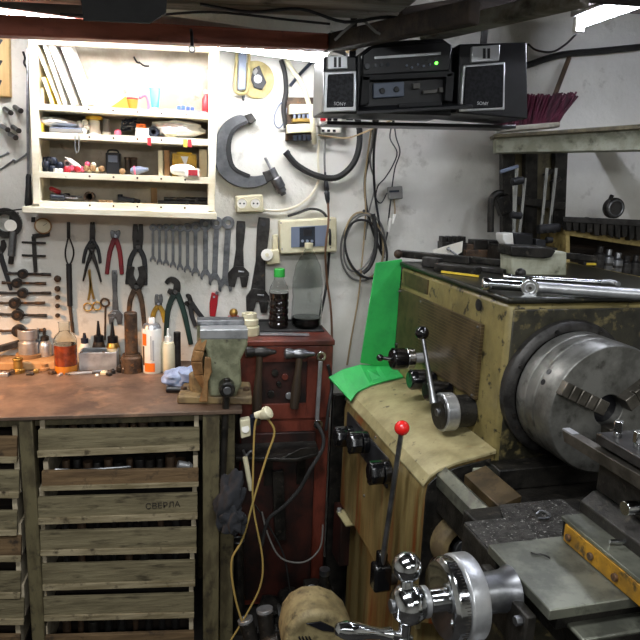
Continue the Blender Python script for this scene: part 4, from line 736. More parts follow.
def hammer(label, h0, h1, hm, top, bot, yy, w=.021):
    t = thing('hammer', label, 'hammer', Y(*bot, yy)); a, b = Y(*h0, yy), Y(*h1, yy); d = b - a; l = d.length
    MB().lathe(a, d, [(.008, 0), (.018, .004), (.0185, l * .2), (.0135, l * .3), (.0175, l * .45), (.0175, l * .62), (.011, l * .75), (.007, l * .95), (0, l)], 16).build('head', hm, t, .001)
    c, e = Y(*top, yy), Y(*bot, yy); MB().lathe(c, e - c, [(.011, 0), (.011, (e - c).length * .3), (.0165, (e - c).length * .7), (.015, (e - c).length), (0, (e - c).length + .003)], 14).build('handle', 'handlewood', t, .001)
hammer('hammer with a black head hanging at the left of the red cabinet', (245, 352), (277, 352), 'toolsteel', (260, 349), (256, 424), CY - .045)
hammer('hammer with a steel head hanging at the middle of the red cabinet', (284, 353.5), (316, 354), 'steel', (300, 352), (294, 408), CY - .045)
t = thing('ring_wrench', 'long ring wrench hanging at the right of the red cabinet', 'wrench', Y(317, 425, CY - .03)); q = CY - .03
MB().ring(Y(321, 356, q), (0, 1, 0), .0125, .0045, .014, 22).build('ring_end', 'chrome', t, .001); MB().bar(Y(320.5, 361, q), Y(317, 420, q), .014, .008, (0, 1, 0)).build('shank', 'satin', t, .002); MB().ring(Y(318, 424, q), (0, 1, 0), .012, .0045, .012, 22).build('lower_ring', 'chrome', t, .001)
# ---- on top of the cabinet
CT = CZ + .0185
def C0(px, py=None, y=2.25): q = Y(px, 335, y); return V((q.x, y, CT))
t = thing('steel_ruler', 'pale flat steel strip lying on the front of the red cabinet top', 'ruler', C0(283, y=2.2)); MB().bar(C0(260, y=2.2) + V((0, 0, .006)), C0(309, y=2.185) + V((0, 0, .006)), .022, .005).build('blade', 'satin', t); MB().bar(C0(258, y=2.215) + V((0, 0, .001)), C0(305, y=2.2) + V((0, 0, .001)), .04, .002).build('backing', 'castiron', t)
t = thing('black_tray', 'flat black tray under the two bottles', 'tray', C0(295, y=2.31)); MB().b2(C0(250).x, C0(324).x, 2.245, 2.4, CT, CT + .006).build('base', 'rubber', t, .002); m = MB()
m.b2(C0(250).x, C0(324).x, 2.4, 2.405, CT, CT + .014); m.build('rim', 'rubber', t)
def bt(px, pyt, y): b = C0(px, y=y) + V((0, 0, .0065)); return b, Y(px, pyt, y).z - b.z
b, H = bt(278, 268.5, 2.3); R = .036; t = thing('dark_bottle', 'dark liquid filled plastic bottle with a green cap', 'bottle', b)
pr = [(R * .9, 0), (R, .006)]
for k in range(4): pr += [(R, H * (.08 + .12 * k)), (R * .93, H * (.10 + .12 * k)), (R * .93, H * (.115 + .12 * k)), (R, H * (.135 + .12 * k))]
MB().lathe(b, (0, 0, 1), pr + [(R, H * .6)], 26).build('filled_body', 'darkliquid', t); MB().lathe(b, (0, 0, 1), [(R, H * .601), (R * .85, H * .7), (R * .5, H * .82), (R * .42, H * .88)], 26).build('shoulder', 'glass', t)
MB().lathe(b, (0, 0, 1), [(R * .55, H * .86), (R * .55, H * .99), (R * .5, H), (0, H)], 22).build('cap', 'greencap', t, .001)
b, H = bt(306, 243, 2.31); R = .056; t = thing('clear_bottle', 'big empty clear plastic bottle on the red cabinet', 'bottle', b)
MB().lathe(b, (0, 0, 1), [(0, 0), (R * .85, 0), (R, .012), (R, H * .3), (R * .94, H * .36), (R, H * .42), (R * .98, H * .56), (R * .8, H * .74), (R * .4, H * .88), (R * .25, H * .92), (R * .25, H * .95), (R * .23, H * .95), (R * .23, H * .92), (R * .38, H * .877), (R * .78, H * .738), (R * .96, H * .56), (R * .98, H * .42), (R * .92, H * .36), (R * .98, H * .3), (R * .98, .013), (R * .84, .0015), (0, .0015)], 30).build('body', 'glass', t)
MB().lathe(b, (0, 0, 1), [(R * .8, .003), (R * .955, .014), (R * .955, H * .12), (0, H * .13)], 26).build('dark_dregs', 'darkliquid', t); MB().lathe(b, (0, 0, 1), [(R * .27, H * .94), (R * .27, H), (0, H * 1.003)], 18).build('cap', 'ivory', t)
b, H = bt(249, 313, 2.215); b.z = CT; H += .0065; jarlike('ceramic_insulator', 'ivory stepped ceramic socket standing at the cabinet top corner', 'insulator', b, [(.036, 0), (.036, H * .4), (.028, H * .44), (.032, H * .5), (.032, H * .72), (.026, H * .76), (.026, H), (.015, H), (.015, H * .8), (0, H * .8)], 'ivory')
b = C0(234, y=2.35); b.x = max(b.x, xa - .03); b = Y(233.5, 327, 2.36); t = thing('red_tin', 'small red box with a brass knob behind the vise', 'box', b); MB().box(b + V((0, .0, .02)), (.042, .04, .04)).build('body', 'redplastic', t, .003); MB().ball(b + V((0, 0, .054)), .016, 14).build('knob', 'brass', t); MB().b2(b.x - .03, b.x + .03, 2.34, YW - .001, b.z - .006, b.z).build('bracket', 'rusty', t)
# ================================================================= WALL ELECTRICS
t = thing('double_socket', 'ivory double wall socket under the big micrometer', 'socket', W(248, 212, .02))
MB().plate([(235, 195.5), (262, 194), (263, 211.5), (235.5, 212.5)], .002, .036).build('housing', 'ivory', t, .006)
for px in (242, 255.5):
    c0 = W(px, 203.5, .038); o = MB().ring(c0, (0, 1, 0), .0185, .0022).build('socket_rim', 'ivory', t); MB().cyl(c0 + V((0, .002, 0)), c0 - V((0, .0004, 0)), .0165, n=22).build('socket_face', 'white', t)
    for s in (-1, 1): MB().cyl(c0 + V((s * .007, 0, 0)), c0 + V((s * .007, -.0016, 0)), .0034, n=10).build('pin_hole', 'black', t)
t = thing('thermostat_box', 'ivory control box with a grey panel on the wall', 'control box', W(306, 251, .03))
MB().plate([(277.5, 220), (333.5, 216.5), (334, 250.5), (279, 252.5)], .002, .06).build('housing', 'ivory', t, .006)
MB().plate([(291, 227), (327, 225), (327, 246), (291, 247.5)], .062, .003).build('panel', 'bluegrey', t, .001)
MB().plate([(299.5, 227.5), (315, 226.5), (315, 246), (299.5, 247)], .0652, .0016).build('keypad', 'lcd', t, .001)
MB().plate([(303.5, 229.5), (311.5, 229), (311.5, 235.5), (303.5, 236)], .067, .001).build('display', 'black', t)
for px in (302.5, 307.3, 312): MB().cyl(W(px, 241, .0665), W(px, 241, .0692), .0055, n=14).build('button', 'bluegrey', t)
for px, py in ((281, 223), (330, 220), (282, 249), (330.5, 247.5)): MB().cyl(W(px, py, .062), W(px, py, .0632), .003, n=8).build('screw', 'steel', t)
t = thing('plug_timer', 'white plug adapter with a round dial beside the control box', 'plug', W(268, 264, .02))
MB().plate([(265, 250), (277.5, 248), (279, 262), (266, 263.5)], .002, .05).build('body', 'ivory', t, .004); MB().cyl(W(267, 255, .05), W(267, 255, .066), .022, n=24).build('dial', 'white', t, .002); MB().cyl(W(267, 255, .066), W(267, 255, .07), .007, n=12).build('dial_hub', 'ivory', t); MB().plate([(272, 235), (277, 234), (277, 250), (272, 250)], .004, .03).build('upper_plug', 'ivory', t, .003)
# oval magnifier-like frame and round plate
t = thing('oval_frame', 'oval ivory frame with a blue-grey strip hung on the wall', 'frame', W(242, 94, .03))
m = MB(); m.tube([W(236.5, 58, .03), W(238, 51, .03), W(242.5, 48.5, .03), W(247.5, 51, .03), W(249, 58, .03), W(248, 86, .03), W(246, 92.5, .03), W(241, 94, .03), W(236, 91.5, .03), W(235, 85, .03)], .0055, closed=True); m.build('rim', 'oldivory', t)
MB().plate([(238.5, 53), (246.5, 53), (245.5, 90), (237.5, 90)], .026, .008).build('strip', 'bluegrey', t, .002); MB().plate([(241, 94), (245, 94), (244.5, 101), (242.5, 101)], .02, .01).build('tail', 'blackm', t, .002)
t = thing('round_wall_plate', 'round ivory plate with a black mechanism behind the oval frame', 'plate', W(257, 97, .01)); MB().lathe(W(256, 80, .001), (0, -1, 0), [(.064, 0), (.064, .008), (.056, .012), (0, .012)], 30).build('plate', 'oldivory', t)
m = MB(); m.plate([(253, 69), (259, 66), (262, 74), (266, 83), (262, 90), (254, 88), (251, 80)], .012, .016); m.build('mechanism', 'blackm', t, .002); MB().cyl(W(258, 79, .028), W(258, 79, .034), .014, n=16).build('hub', 'satin', t)
MB().plate([(252, 72), (256, 68), (258, 71), (255, 76)], .028, .006).build('clip', 'cordgrey', t, .001)
# giant micrometer
t = thing('large_micrometer', 'large dark C-shaped micrometer hanging on the wall', 'micrometer', W(252, 190, .03))
arc = [(248, 121), (238, 121), (228, 129), (223, 142), (222.5, 156), (227, 170), (238, 179), (252, 182), (266, 179)]
MB().stroke(arc, [7, 11, 14, 16, 18, 17, 15, 12, 9], .012, .024).build('frame', 'microm', t, .003)
MB().stroke([(247, 122), (233, 131), (228.5, 150), (234, 168), (250, 176)], [3, 4, 5, 4, 3], .036, .004).build('grip_plate', 'blackm', t, .001)
MB().plate([(243.5, 116), (251, 113.5), (256, 121), (249.5, 125)], .01, .028).build('anvil_block', 'toolsteel', t, .003)
a, b = W(265, 157.5, .024), W(284, 195, .024); d = b - a; l = d.length
MB().cyl(a, a + d * .35, .0055, n=12).build('spindle', 'satin', t); MB().lathe(a + d * .3, d, [(.016, 0), (.0165, l * .25), (.021, l * .26), (.021, l * .5), (.017, l * .52), (.017, l * .62), (.012, l * .63), (.01, l * .7), (0, l * .7)], 18).build('thimble', 'steel', t, .001)
MB().plate([(262, 172), (271, 170), (275, 178), (266, 183)], .01, .028).build('sleeve_boss', 'toolsteel', t, .003)
# fuse boards
t = thing('fuse_board', 'open ivory terminal block with fuses beside the left speaker', 'fuse board', W(300, 140, .03))
MB().plate([(286, 98), (313, 98), (313, 140), (285, 141)], .002, .02).build('backplate', 'rusty', t, .002)
MB().plate([(288.5, 105), (312, 105), (312, 114), (288.5, 115)], .024, .03).build('cover', 'ivory', t, .003); MB().plate([(291, 119), (310, 118.5), (310, 123), (291, 123.5)], .024, .04).build('fuse_bar', 'brass', t, .003); MB().plate([(286, 125), (311, 124), (311, 133), (286, 134)], .024, .034).build('lower_cover', 'ivory', t, .003)
for k in range(4): MB().cyl(W(294.5 + 4.6 * k, 114.5, .055), W(294.5 + 4.6 * k, 119, .06), .0055, n=10).build('fuse', 'bluegrey', t); MB().plate([(292.5 + 4.6 * k, 135), (296 + 4.6 * k, 135), (296 + 4.6 * k, 141), (292.5 + 4.6 * k, 141)], .024, .024).build('terminal', 'lcd', t, .001)
t = thing('circuit_breaker', 'small white circuit breakers under the left speaker', 'circuit breaker', W(328, 134, .03)); MB().plate([(317, 109), (339, 109), (339, 126), (317, 126.5)], .002, .05).build('housing', 'white', t, .003); MB().plate([(319, 128), (338, 127.5), (338, 133.5), (319, 134)], .002, .055).build('lower_strip', 'white', t, .002)
MB().plate([(320, 117), (325, 117), (325, 121), (320, 121)], .0525, .012).build('switch', 'redplastic', t, .002)
for px in (329, 335): MB().plate([(px - 2, 117), (px + 2, 117), (px + 2, 121), (px - 2, 121)], .0525, .012).build('switch', 'black', t, .002)
for k in range(3): MB().plate([(321.5 + 5.6 * k, 129.5), (324.5 + 5.6 * k, 129.5), (324.5 + 5.6 * k, 132), (321.5 + 5.6 * k, 132)], .0575, .001).build('terminal_hole', 'black', t)
t = thing('junction_box', 'small grey junction box on the wall under the stereo', 'junction box', W(394, 199, .02)); MB().plate([(387, 187), (400.5, 186), (401, 198.5), (387.5, 199.5)], .002, .026).build('housing', 'cordgrey', t, .003); MB().plate([(389, 190.5), (399, 190), (399, 192), (389, 192.5)], .0285, .002).build('slot', 'lcd', t)
# ---- cables (each one a thing)
def cable(label, pts, r, m, off=.015, name='cable', closed=False, sm=5): return single(name, m, label, 'cable', MB().tube([W(p[0], p[1], p[2] if len(p) > 2 else off) for p in pts], r, closed=closed, sm=sm))
t = tag(MB().tube([W(*p) for p in ((286.5, 153, .03), (297, 165, .03), (315, 175, .03), (335, 178, .03), (350, 168, .03), (358, 152, .03), (359.5, 130, .03), (354, 108, .05), (346, 96, .05))], .0115).build('cable', 'rubber'), 'thick black cable bent in a big arc around the fuse board', 'cable')
MB().cyl(W(288, 154.5, .03), W(285.5, 151.5, .03), .0135).build('cable_end', 'black', t)
cable('flat ivory cable running from the ceiling down to the circuit breakers', ((282, 50), (291, 68), (302, 84), (309, 105), (313, 125, .075), (314.5, 143, .03)), .009, 'ivory', .03)
cable('black cable running down beside the fuse board to the lamp', ((281, 60), (285, 74), (286, 92), (283.5, 108), (286, 128)), .0085, 'rubber', .02)
cable('thin blue-grey wire loop hanging left of the fuse board', ((287, 101), (280, 104), (275, 114), (274.5, 123), (279, 128), (284, 122), (287, 108)), .0025, 'bluegrey', .02)
cable('dark blue cable slanting up behind the ivory flat cable', ((290, 86), (300, 74), (312, 62), (322, 56)), .006, 'navy', .012)
cable('cream cable curving from the double socket up to the circuit breakers', ((263, 210), (280, 210.5), (297, 206), (311, 195), (318.5, 180), (318, 160), (319, 140)), .0045, 'cordwhite')
cable('black wire running up from the thermostat box to the inline plug', ((288, 216, .02), (298, 213), (310, 209), (321, 211), (327.5, 219), (330, 236, .075), (329, 256, .03), (326, 288), (320, 318)), .005, 'rubber')
t = thing('inline_plug', 'black inline cord plug hanging above the thermostat box', 'plug', W(328, 210, .03)); MB().lathe(W(325, 172, .03), W(328, 204, .03) - W(325, 172, .03), [(.004, 0), (.006, .03), (.0095, .045), (.0105, .065), (.0075, .07), (.0105, .075), (.009, .1), (.005, .118)], 14).build('body', 'black', t)
MB().tube([W(325, 139, .04), W(324.5, 158, .03), W(325, 174, .03)], .004).build('cord', 'cordgrey', t); 
cable('brown cord hanging past the thermostat box down behind the cabinet', ((328, 203, .075), (328.5, 222, .08), (325.5, 250, .08), (327, 280, .03), (331, 310, .02), (332, 345, .02), (331, 370)), .0042, 'cordbrown')
cable('black cord hanging from the stereo, leftmost of the three', ((374, 118, .3), (372, 145, .12), (365, 178, .03), (367, 210, .02), (376, 240), (384, 258)), .005, 'rubber', .02)
cable('black cord hanging from the stereo, middle of the three', ((378, 118, .3), (374, 150, .12), (374.5, 190, .02), (379, 222), (381, 250)), .0045, 'black', .02)
cable('thin grey cord hanging from the stereo down the wall', ((376, 119, .3), (370, 160, .1), (375, 185, .02), (369, 212), (365, 240)), .003, 'cordgrey', .02)
cable('tan cord hanging from the stereo cords to behind the lathe', ((371, 130, .2), (365, 180, .04), (365.5, 215, .03), (362, 262, .03), (358, 300, .02), (351, 340), (347, 365)), .0032, 'cordtan', .02)
cable('thin tan wire strung from the circuit breakers to the stereo', ((318, 135, .05), (345, 138, .08), (365, 132, .2), (392, 120, .35)), .0028, 'cordtan')
cable('thin black wire hanging to the grey junction box, left strand', ((393, 121, .3), (390, 138, .15), (397, 152, .06), (393, 165, .04), (385, 178, .02), (378, 186, .02), (376, 198, .02), (381, 203, .02), (387, 193, .02)), .0025, 'black')
cable('thin black wire hanging to the grey junction box, right strand', ((394, 121, .3), (396, 137, .15), (400, 152, .06), (395, 168, .03), (392, 187, .025)), .0025, 'black')
cable('black wire dangling below the grey junction box', ((391, 199), (389, 215), (387, 235), (382, 256)), .003, 'black')
t = thing('wire_connectors', 'white taped wire joint below the grey junction box', 'connector', W(392, 240, .02)); MB().tube([W(394, 199, .016), W(395, 212, .016), W(393, 222, .016)], .003).build('wire', 'cordtan', t)
for a, b in (((394.5, 214), (393, 224)), ((390.5, 218), (388, 232))): MB().cyl(W(*a, .02), W(*b, .02), .0065, n=10).build('sleeve', 'white', t, .002)
def coil(label, cx, cy, rx, ry, r, m, rot, off, n=14): return single('cable_coil', m, label, 'cable', MB().tube([W(cx + rx * math.cos(a) * math.cos(rot) - ry * math.sin(a) * math.sin(rot), cy + rx * math.cos(a) * math.sin(rot) + ry * math.sin(a) * math.cos(rot), off + .004 * math.sin(3 * a)) for a in [2 * math.pi * k / n for k in range(n)]], r, closed=True))
coil('outer grey loop of the cable coil hanging on the wall', 363, 247, 22, 34, .0042, 'cordgrey', .12, .02); coil('tan loop of the cable coil hanging on the wall', 364, 245, 19, 33, .0038, 'cordtan', -.12, .03); coil('narrow grey loop inside the cable coil on the wall', 360, 243, 15, 29, .0038, 'cordgrey', .25, .04)
coil('wide dark loop of the cable coil on the wall', 366, 249, 20, 30, .0045, 'rubber', -.3, .05)
cable('thick black cable end hanging inside the cable coil', ((373, 214, .05), (376, 232, .05), (375, 252, .05), (370, 266, .05), (363, 273, .05)), .0085, 'rubber', .05)
t = thing('nail', 'black nail holding the cable coil on the wall', 'nail', W(364, 211, .03)); MB().cyl(W(364, 211, 0), W(364, 211, .07), .003, n=8).build('shank', 'toolsteel', t); MB().cyl(W(364, 211, .07), W(364, 211, .073), .006, n=10).build('head', 'toolsteel', t)
# ================================================================= STEREO AND ITS SPEAKERS
ys = 1.78
def st(px, py, dy=0): return Y(px, py, ys + dy)
t = thing('stereo_shelf', 'narrow dark shelf plank hung from the ceiling beams under the stereo', 'shelf', st(430, 120, .15))
p0, p1 = st(325, 116, .06), st(528, 121, .06); za, zb_ = p0.z - .006, p1.z - .006
MB().prism([V((p0.x + .02, ys + .13, za)), V((p1.x, ys + .13, zb_)), V((p1.x, ys + .24, zb_)), V((p0.x + .02, ys + .24, za))], (0, 0, -.01)).build('plank', 'black', t, .002)
for px in (350, 478):
    q = st(px, 116, .24); MB().bar(q + V((0, .004, -.012)), V((q.x, q.y + .004, 2.14)), .02, .006).build('hanger', 'toolsteel', t)
def sbox(pts, d0, d1, dz=0): 
    f = [st(x, y, 0) for x, y in pts]; return MB().prism([V((p.x, ys + d0, p.z)) for p in f], (0, d1 - d0, 0))
rt = thing('stereo', 'black cassette stereo with an open deck hung under the ceiling beams', 'stereo', st(410, 117, .1))
sbox([(357.5, 55), (371, 45), (392, 39), (446, 37), (456, 44), (456, 72), (455, 115), (357.5, 112)], .02, .22).build('case', 'black', rt, .006)
sbox([(362, 55), (372, 47), (444, 41), (452, 45), (449, 71), (362, 76)], -.004, .022).build('control_panel', 'black', rt, .004)
sbox([(374, 57), (440, 52.5), (440, 55), (374, 59.5)], -.007, -.003).build('silver_strip', 'silver', rt)
for x, y, mm in ((375, 66, 'lcd'), (381, 65.5, 'lcd'), (387, 65, 'lcd'), (406, 66, 'bluegrey'), (411, 68, 'bluegrey'), (417, 65, 'bluegrey'), (423, 66.5, 'bluegrey'), (429, 65, 'bluegrey')): q = st(x, y); MB().cyl(q - V((0, .003, 0)), q - V((0, .009, 0)), .005 if mm == 'lcd' else .003, n=10).build('button', mm, rt)
for x in (435.5,): q = st(x, 63.5); MB().cyl(q - V((0, .003, 0)), q - V((0, .01, 0)), .0036, n=12).build('indicator', 'led', rt)
q = st(366, 67); MB().cyl(q - V((0, .003, 0)), q - V((0, .014, 0)), .008, n=14).build('knob', 'lcd', rt, .001)
for pts, nm_ in ((((362, 76), (370, 76), (369, 104), (360, 106)), 'deck_frame'), (((446, 74), (454, 72), (452, 102), (444, 101)), 'deck_frame'), (((362, 75), (452, 71), (452, 77), (362, 81)), 'deck_frame')): sbox(pts, -.004, .02).build(nm_, 'blackm', rt, .002)
sbox([(374, 83), (405, 81), (405, 96), (374, 98)], .006, .02).build('deck_plate', 'bluegrey', rt, .002)
for x, y in ((382, 91), (396, 89.5)): q = st(x, y, .006); MB().cyl(q, q - V((0, .006, 0)), .0075, n=14).build('spindle', 'black', rt, .001)
for pts in (((424, 90), (438, 89), (438, 92.5), (424, 93.5)), ((414, 83), (421, 82.5), (421, 88), (414, 88.5)), ((440, 87), (444, 87), (444, 92), (440, 92))): sbox(pts, .006, .02).build('deck_mechanism', 'cordgrey', rt, .001)
m = MB(); f = lambda x, y, d: V((st(x, y).x, ys + d, st(x, y).z)); m.hexa([f(360, 106, .015), f(452, 102, .015), f(464, 107, -.06), f(352, 113, -.06)], [f(360, 110, .015), f(452, 106, .015), f(464, 111, -.06), f(352, 117, -.06)]); m.build('open_lid', 'black', rt, .002)
m = MB(); m.bar(f(395, 107, -.03), f(437, 105, -.03), .012, .01); m.build('lid_latch', 'blackm', rt, .001)
def speaker(label, F4, S4, grl, gm, rimm, woof, depth, logo, lsize, side):
    t = thing('speaker', label, 'speaker', st(sum(p[0] for p in F4) / 4, F4[2][1], .1))
    sbox(F4, .0, depth).build('cabinet', 'black', t, .004)
    sbox(S4, -.006, .004).build('front_rim', rimm, t, .003)
    sbox(grl, -.011, -.004).build('grille', gm, t, .003)
    sbox(woof, -.008, .006).build('tweeter_panel', 'silver', t, .002)
    x = (woof[0][0] + woof[1][0]) / 2; y = (woof[0][1] + woof[2][1]) / 2
    for s in (-2.2, 2.2): sbox([(x + s - 1.3, y - 5), (x + s + 1.3, y - 5), (x + s + 1.3, y + 5), (x + s - 1.3, y + 5)], -.010, -.007).build('tweeter_slot', 'black', t)
    text('SONY', 'lettering', 'silver', t, V((st(*logo).x, ys - .0115, st(*logo).z)), lsize, FRONT, .0003)
    return t
speaker('left speaker with a silver rim and grey cloth beside the stereo', [(324, 56), (357, 56), (357, 114), (322, 113)], [(323.5, 72), (356, 70.5), (356, 111.5), (322.5, 112.5)], [(327.5, 75), (353, 73.5), (353, 107), (326, 108)], 'grille', 'silver', [(326.5, 56.5), (347, 56), (347, 69), (327, 70)], .15, (339, 104.5), .0125, 0)
speaker('right speaker with a thin silver rim and black cloth beside the stereo', [(459, 44), (527, 42), (528, 119), (457, 113)], [(462, 65.5), (504.5, 62), (504, 110), (459, 112)], [(464.5, 67.5), (502.5, 64.5), (501.5, 107.5), (461.5, 109.5)], 'darkgrille', 'silver', [(471, 47), (499, 45), (498, 61), (470, 63)], .2, (481, 104), .0125, 1)
# ================================================================= LOWER MIDDLE: CORDS, BAG, CLUTTER
def cord(label, pts, r, m, y0, name='cord'): return single(name, m, label, 'cord', MB().tube([Y(p[0], p[1], p[2] if len(p) > 2 else y0) for p in pts], r))
t = thing('power_plug', 'yellowed plug with two cords hanging at the bench corner', 'plug', Y(263, 425, 1.86))
c0 = Y(265.5, 413, 1.86); MB().lathe(c0 + V((.012, -.012, .01)), (-.6, .35, -.55), [(.012, 0), (.02, .004), (.021, .016), (.014, .028), (.008, .04)], 18).build('body', 'ivory', t, .001)
MB().cyl(c0 + V((-.008, .004, -.002)), c0 + V((-.03, .01, -.012)), .011, n=14).build('collar', 'ivory', t, .001)
MB().tube([Y(*p, 1.855) for p in ((267, 418), (274.5, 432), (267, 456), (255, 495), (243, 538), (231.5, 562), (236, 601), (248, 640), (252, 665))], .0034).build('cord', 'cordyellow', t)
MB().tube([Y(*p, 1.865) for p in ((257, 418), (254.5, 430), (253, 475), (253.5, 509), (262.5, 558), (260, 587), (245.5, 616), (231, 640), (218, 660))], .0031).build('cord', 'cordyellow', t)
t = thing('bench_socket', 'ivory socket with a blue side fixed under the bench corner', 'socket', Y(244, 440, 1.9)); MB().prism([Y(240, 421, 1.885), Y(250, 419, 1.885), Y(251, 436, 1.885), Y(241, 439, 1.885)], (0, .03, 0)).build('housing', 'ivory', t, .003); MB().prism([Y(250.5, 418, 1.885), Y(256, 416, 1.9), Y(256, 432, 1.9), Y(251, 436, 1.885)], (0, .03, 0)).build('side', 'navy', t, .002); MB().cyl(Y(245.5, 429, 1.885), Y(245.5, 429, 1.882), .012, n=16).build('face', 'white', t)
t = thing('glue_gun_rod', 'pale rod with a wire clip hanging below the bench socket', 'rod', Y(249, 492, 1.9)); MB().cyl(Y(245, 457, 1.9), Y(251, 490, 1.9), .008, n=12).build('rod', 'ivory', t, .001); MB().tube([Y(243, 450, 1.9), Y(246, 455, 1.9), Y(251, 451, 1.9), Y(254, 455, 1.9)], .004).build('clip', 'steel', t)
m = MB(); m.blob(Y(229, 500, 1.85), (.04, .026, .085), 31, .22, (0, .25, 0), 2.2, 4); m.blob(Y(233, 520, 1.84), (.036, .024, .05), 12, .25, (0, -.4, 0), 2.4, 4)
single('cloth_bag', 'darkcloth', 'dark grey cloth bag hanging under the bench end', 'bag', m)
t = thing('steel_tube', 'tall dark steel tube leaning under the bench end', 'tube', Y(236, 640, 2.04)); MB().cyl(Y(238, 540, 2.04), Y(240, 670, 2.02), .02).build('tube', 'castiron', t, .001); MB().ring(Y(238, 540, 2.04), (0, 0, 1), .02, .004).build('end_ring', 'steel', t)
t = thing('wooden_prop', 'dark board leaning beside the bench leg', 'board', Y(222, 640, 2.0)); MB().bar(Y(222, 530, 2.03), Y(221, 675, 2.0), .045, .02, (0, 1, 0)).build('board', 'darkwood', t, .002)
cord('black hose curving down from the cabinet side', ((316, 422, 2.07), (323, 436, 2.04), (322, 450, 2.02), (310, 470, 2.0), (299, 490, 2.0), (283, 507, 2.0), (268, 520, 2.0), (262, 545, 2.0)), .0065, 'rubber', 2.0, 'hose')
cord('thin grey wire drooping in front of the lower cabinet door', ((262, 512), (268, 535), (281, 558), (304, 562), (320, 548), (323, 525)), .003, 'cordgrey', 2.0, 'wire')
cord('thin dark wire hanging from the trough to the floor pile', ((255, 505), (270, 528), (284, 556), (290, 590), (296, 620)), .003, 'rubber', 2.02, 'wire')
cord('black cable rising beside the right edge of the cabinet', ((326, 430, 2.1), (329, 405, 2.1), (332, 385, 2.12), (328, 365, 2.11)), .006, 'rubber', 2.1)
t = thing('flashlight', 'black round canister standing behind the floor pile', 'canister', Y(322, 612, 2.0)); MB().lathe(Y(323, 612, 2.0), (0, 0, 1), [(.025, 0), (.025, .1), (.018, .115), (.018, .15), (0, .152)], 18).build('body', 'castiron', t); MB().lathe(Y(323, 612, 2.0), (0, 0, 1), [(.019, .15), (.019, .17), (0, .172)], 16).build('cap', 'steel', t)
for k, (a, b, r, mm, lab) in enumerate((((265, 612), (268, 640), .026, 'castiron', 'upright dark steel cylinder in the floor pile'), ((280, 637), (296, 622), .02, 'steel', 'bright ended pipe piece lying in the floor pile'), ((300, 606), (311, 596), .028, 'castiron', 'dark round flange half hidden in the floor pile'), ((246, 622), (254, 648), .024, 'castiron', 'dark steel cylinder at the left of the floor pile'), ((283, 655), (300, 640), .03, 'castiron', 'thick dark pipe piece at the bottom of the floor pile'))):
    p, q = Y(*a, 1.86), Y(*b, 1.84); t = thing('pipe_piece', lab, 'pipe', q); d = (q - p).normalized(); MB().cyl(p, q, r).build('body', mm, t, .002); MB().lathe(q, d, [(r * .7, 0), (r * 1.05, .001), (r * 1.05, .02), (r * .7, .021)], 18).build('end_ring', 'satin', t, .001); MB().lathe(p, -d, [(r * .7, 0), (r * 1.05, .001), (r * 1.05, .012), (r * .6, .012), (0, .004)], 18).build('top_ring', 'satin', t, .001)
rr = random.Random(9)
m = MB()
for k in range(60):
    x, y = rr.uniform(.2, .44), rr.uniform(1.5, 2.05); m.blob((x, y, rr.uniform(.0, .10) + max(0, (y - 1.6)) * .12), (rr.uniform(.03, .07), rr.uniform(.03, .06), rr.uniform(.015, .05)), k, .25, (rr.uniform(-.5, .5), rr.uniform(-.5, .5), rr.uniform(0, 3)), n=2)
o = single('scrap_heap', 'castiron', 'dark heap of oily scrap on the floor below the red cabinet', 'scrap', m); o['kind'] = 'stuff'
# beige moulded guard in front
t = thing('beige_guard', 'dirty beige rounded plastic guard lying at the bottom of the photo', 'guard', Y(315, 655, 1.6))
m = MB(); prof = [(284, 650), (288, 632), (296, 621), (309, 614), (326, 613), (341, 618), (352, 628), (358, 642), (360, 660), (284, 662)]
m.prism([Y(x, y, 1.55) for x, y in prof], (0, .14, 0)); o = m.build('shell', 'beigeplastic', t, .02, seg=4)
m = MB(); m.prism([Y(306, 624, 1.546), Y(321, 622, 1.546), Y(334, 628, 1.546), Y(338, 633, 1.546), Y(322, 631, 1.546)], (0, .006, 0)); m.build('opening', 'black', t, .001)
for k in range(4): MB().bar(Y(299 + 3.4 * k, 637, 1.546), Y(304 + 3.4 * k, 646, 1.546), .004, .006, (0, 1, 0)).build('vent_slot', 'black', t)

t = thing('gap_darkening_panel', 'dark panel added to darken the gap between the red cabinet and the lathe', 'board', (.53, 2.3, 0))
MB().b2(xb_ + .012, xb_ + .085, 2.15, 2.175, 0, Y(340, 395, 2.15).z).build('board', 'castiron', t, .003)  # added panel, stands in for the darkness of the gap
# ================================================================= BACKGROUND BEHIND THE LATHE
t = thing('steel_channel', 'long pale grey steel channel carrying the crimson brush', 'beam', Y(500, 152, 2.2))
a0, a1 = (496, 136, 2.24), (670, 119, 1.98)
m = MB(); m.hexa([Y(496, 136, 2.24), Y(496, 153, 2.24), Y(496, 153, 2.24) + V((.03, .09, 0)), Y(496, 136, 2.24) + V((.03, .09, 0))], [Y(670, 125, 1.98), Y(670, 150, 1.98), Y(670, 150, 1.98) + V((.03, .09, 0)), Y(670, 125, 1.98) + V((.03, .09, 0))]); m.build('web', 'greyhouse', t, .004)
m = MB(); m.hexa([Y(494, 134.5, 2.22), Y(494, 138, 2.22), Y(494, 138, 2.22) + V((.03, .1, 0)), Y(494, 134.5, 2.22) + V((.03, .1, 0))], [Y(670, 122, 1.96), Y(670, 127, 1.96), Y(670, 127, 1.96) + V((.03, .1, 0)), Y(670, 122, 1.96) + V((.03, .1, 0))]); m.build('flange', 'oliveframe', t, .002)
q = Y(670, 137, 2.0); MB().bar(q + V((.02, .07, 0)), V((q.x + .02, YW - .002, q.z + .02)), .05, .05).build('wall_arm', 'greyhouse', t, .003)
t = thing('broom_head', 'broom head with crimson bristles lying on the grey channel', 'broom', Y(540, 133, 2.24))
f0, f1 = Y(501, 132, 2.24), Y(560, 127, 2.19)
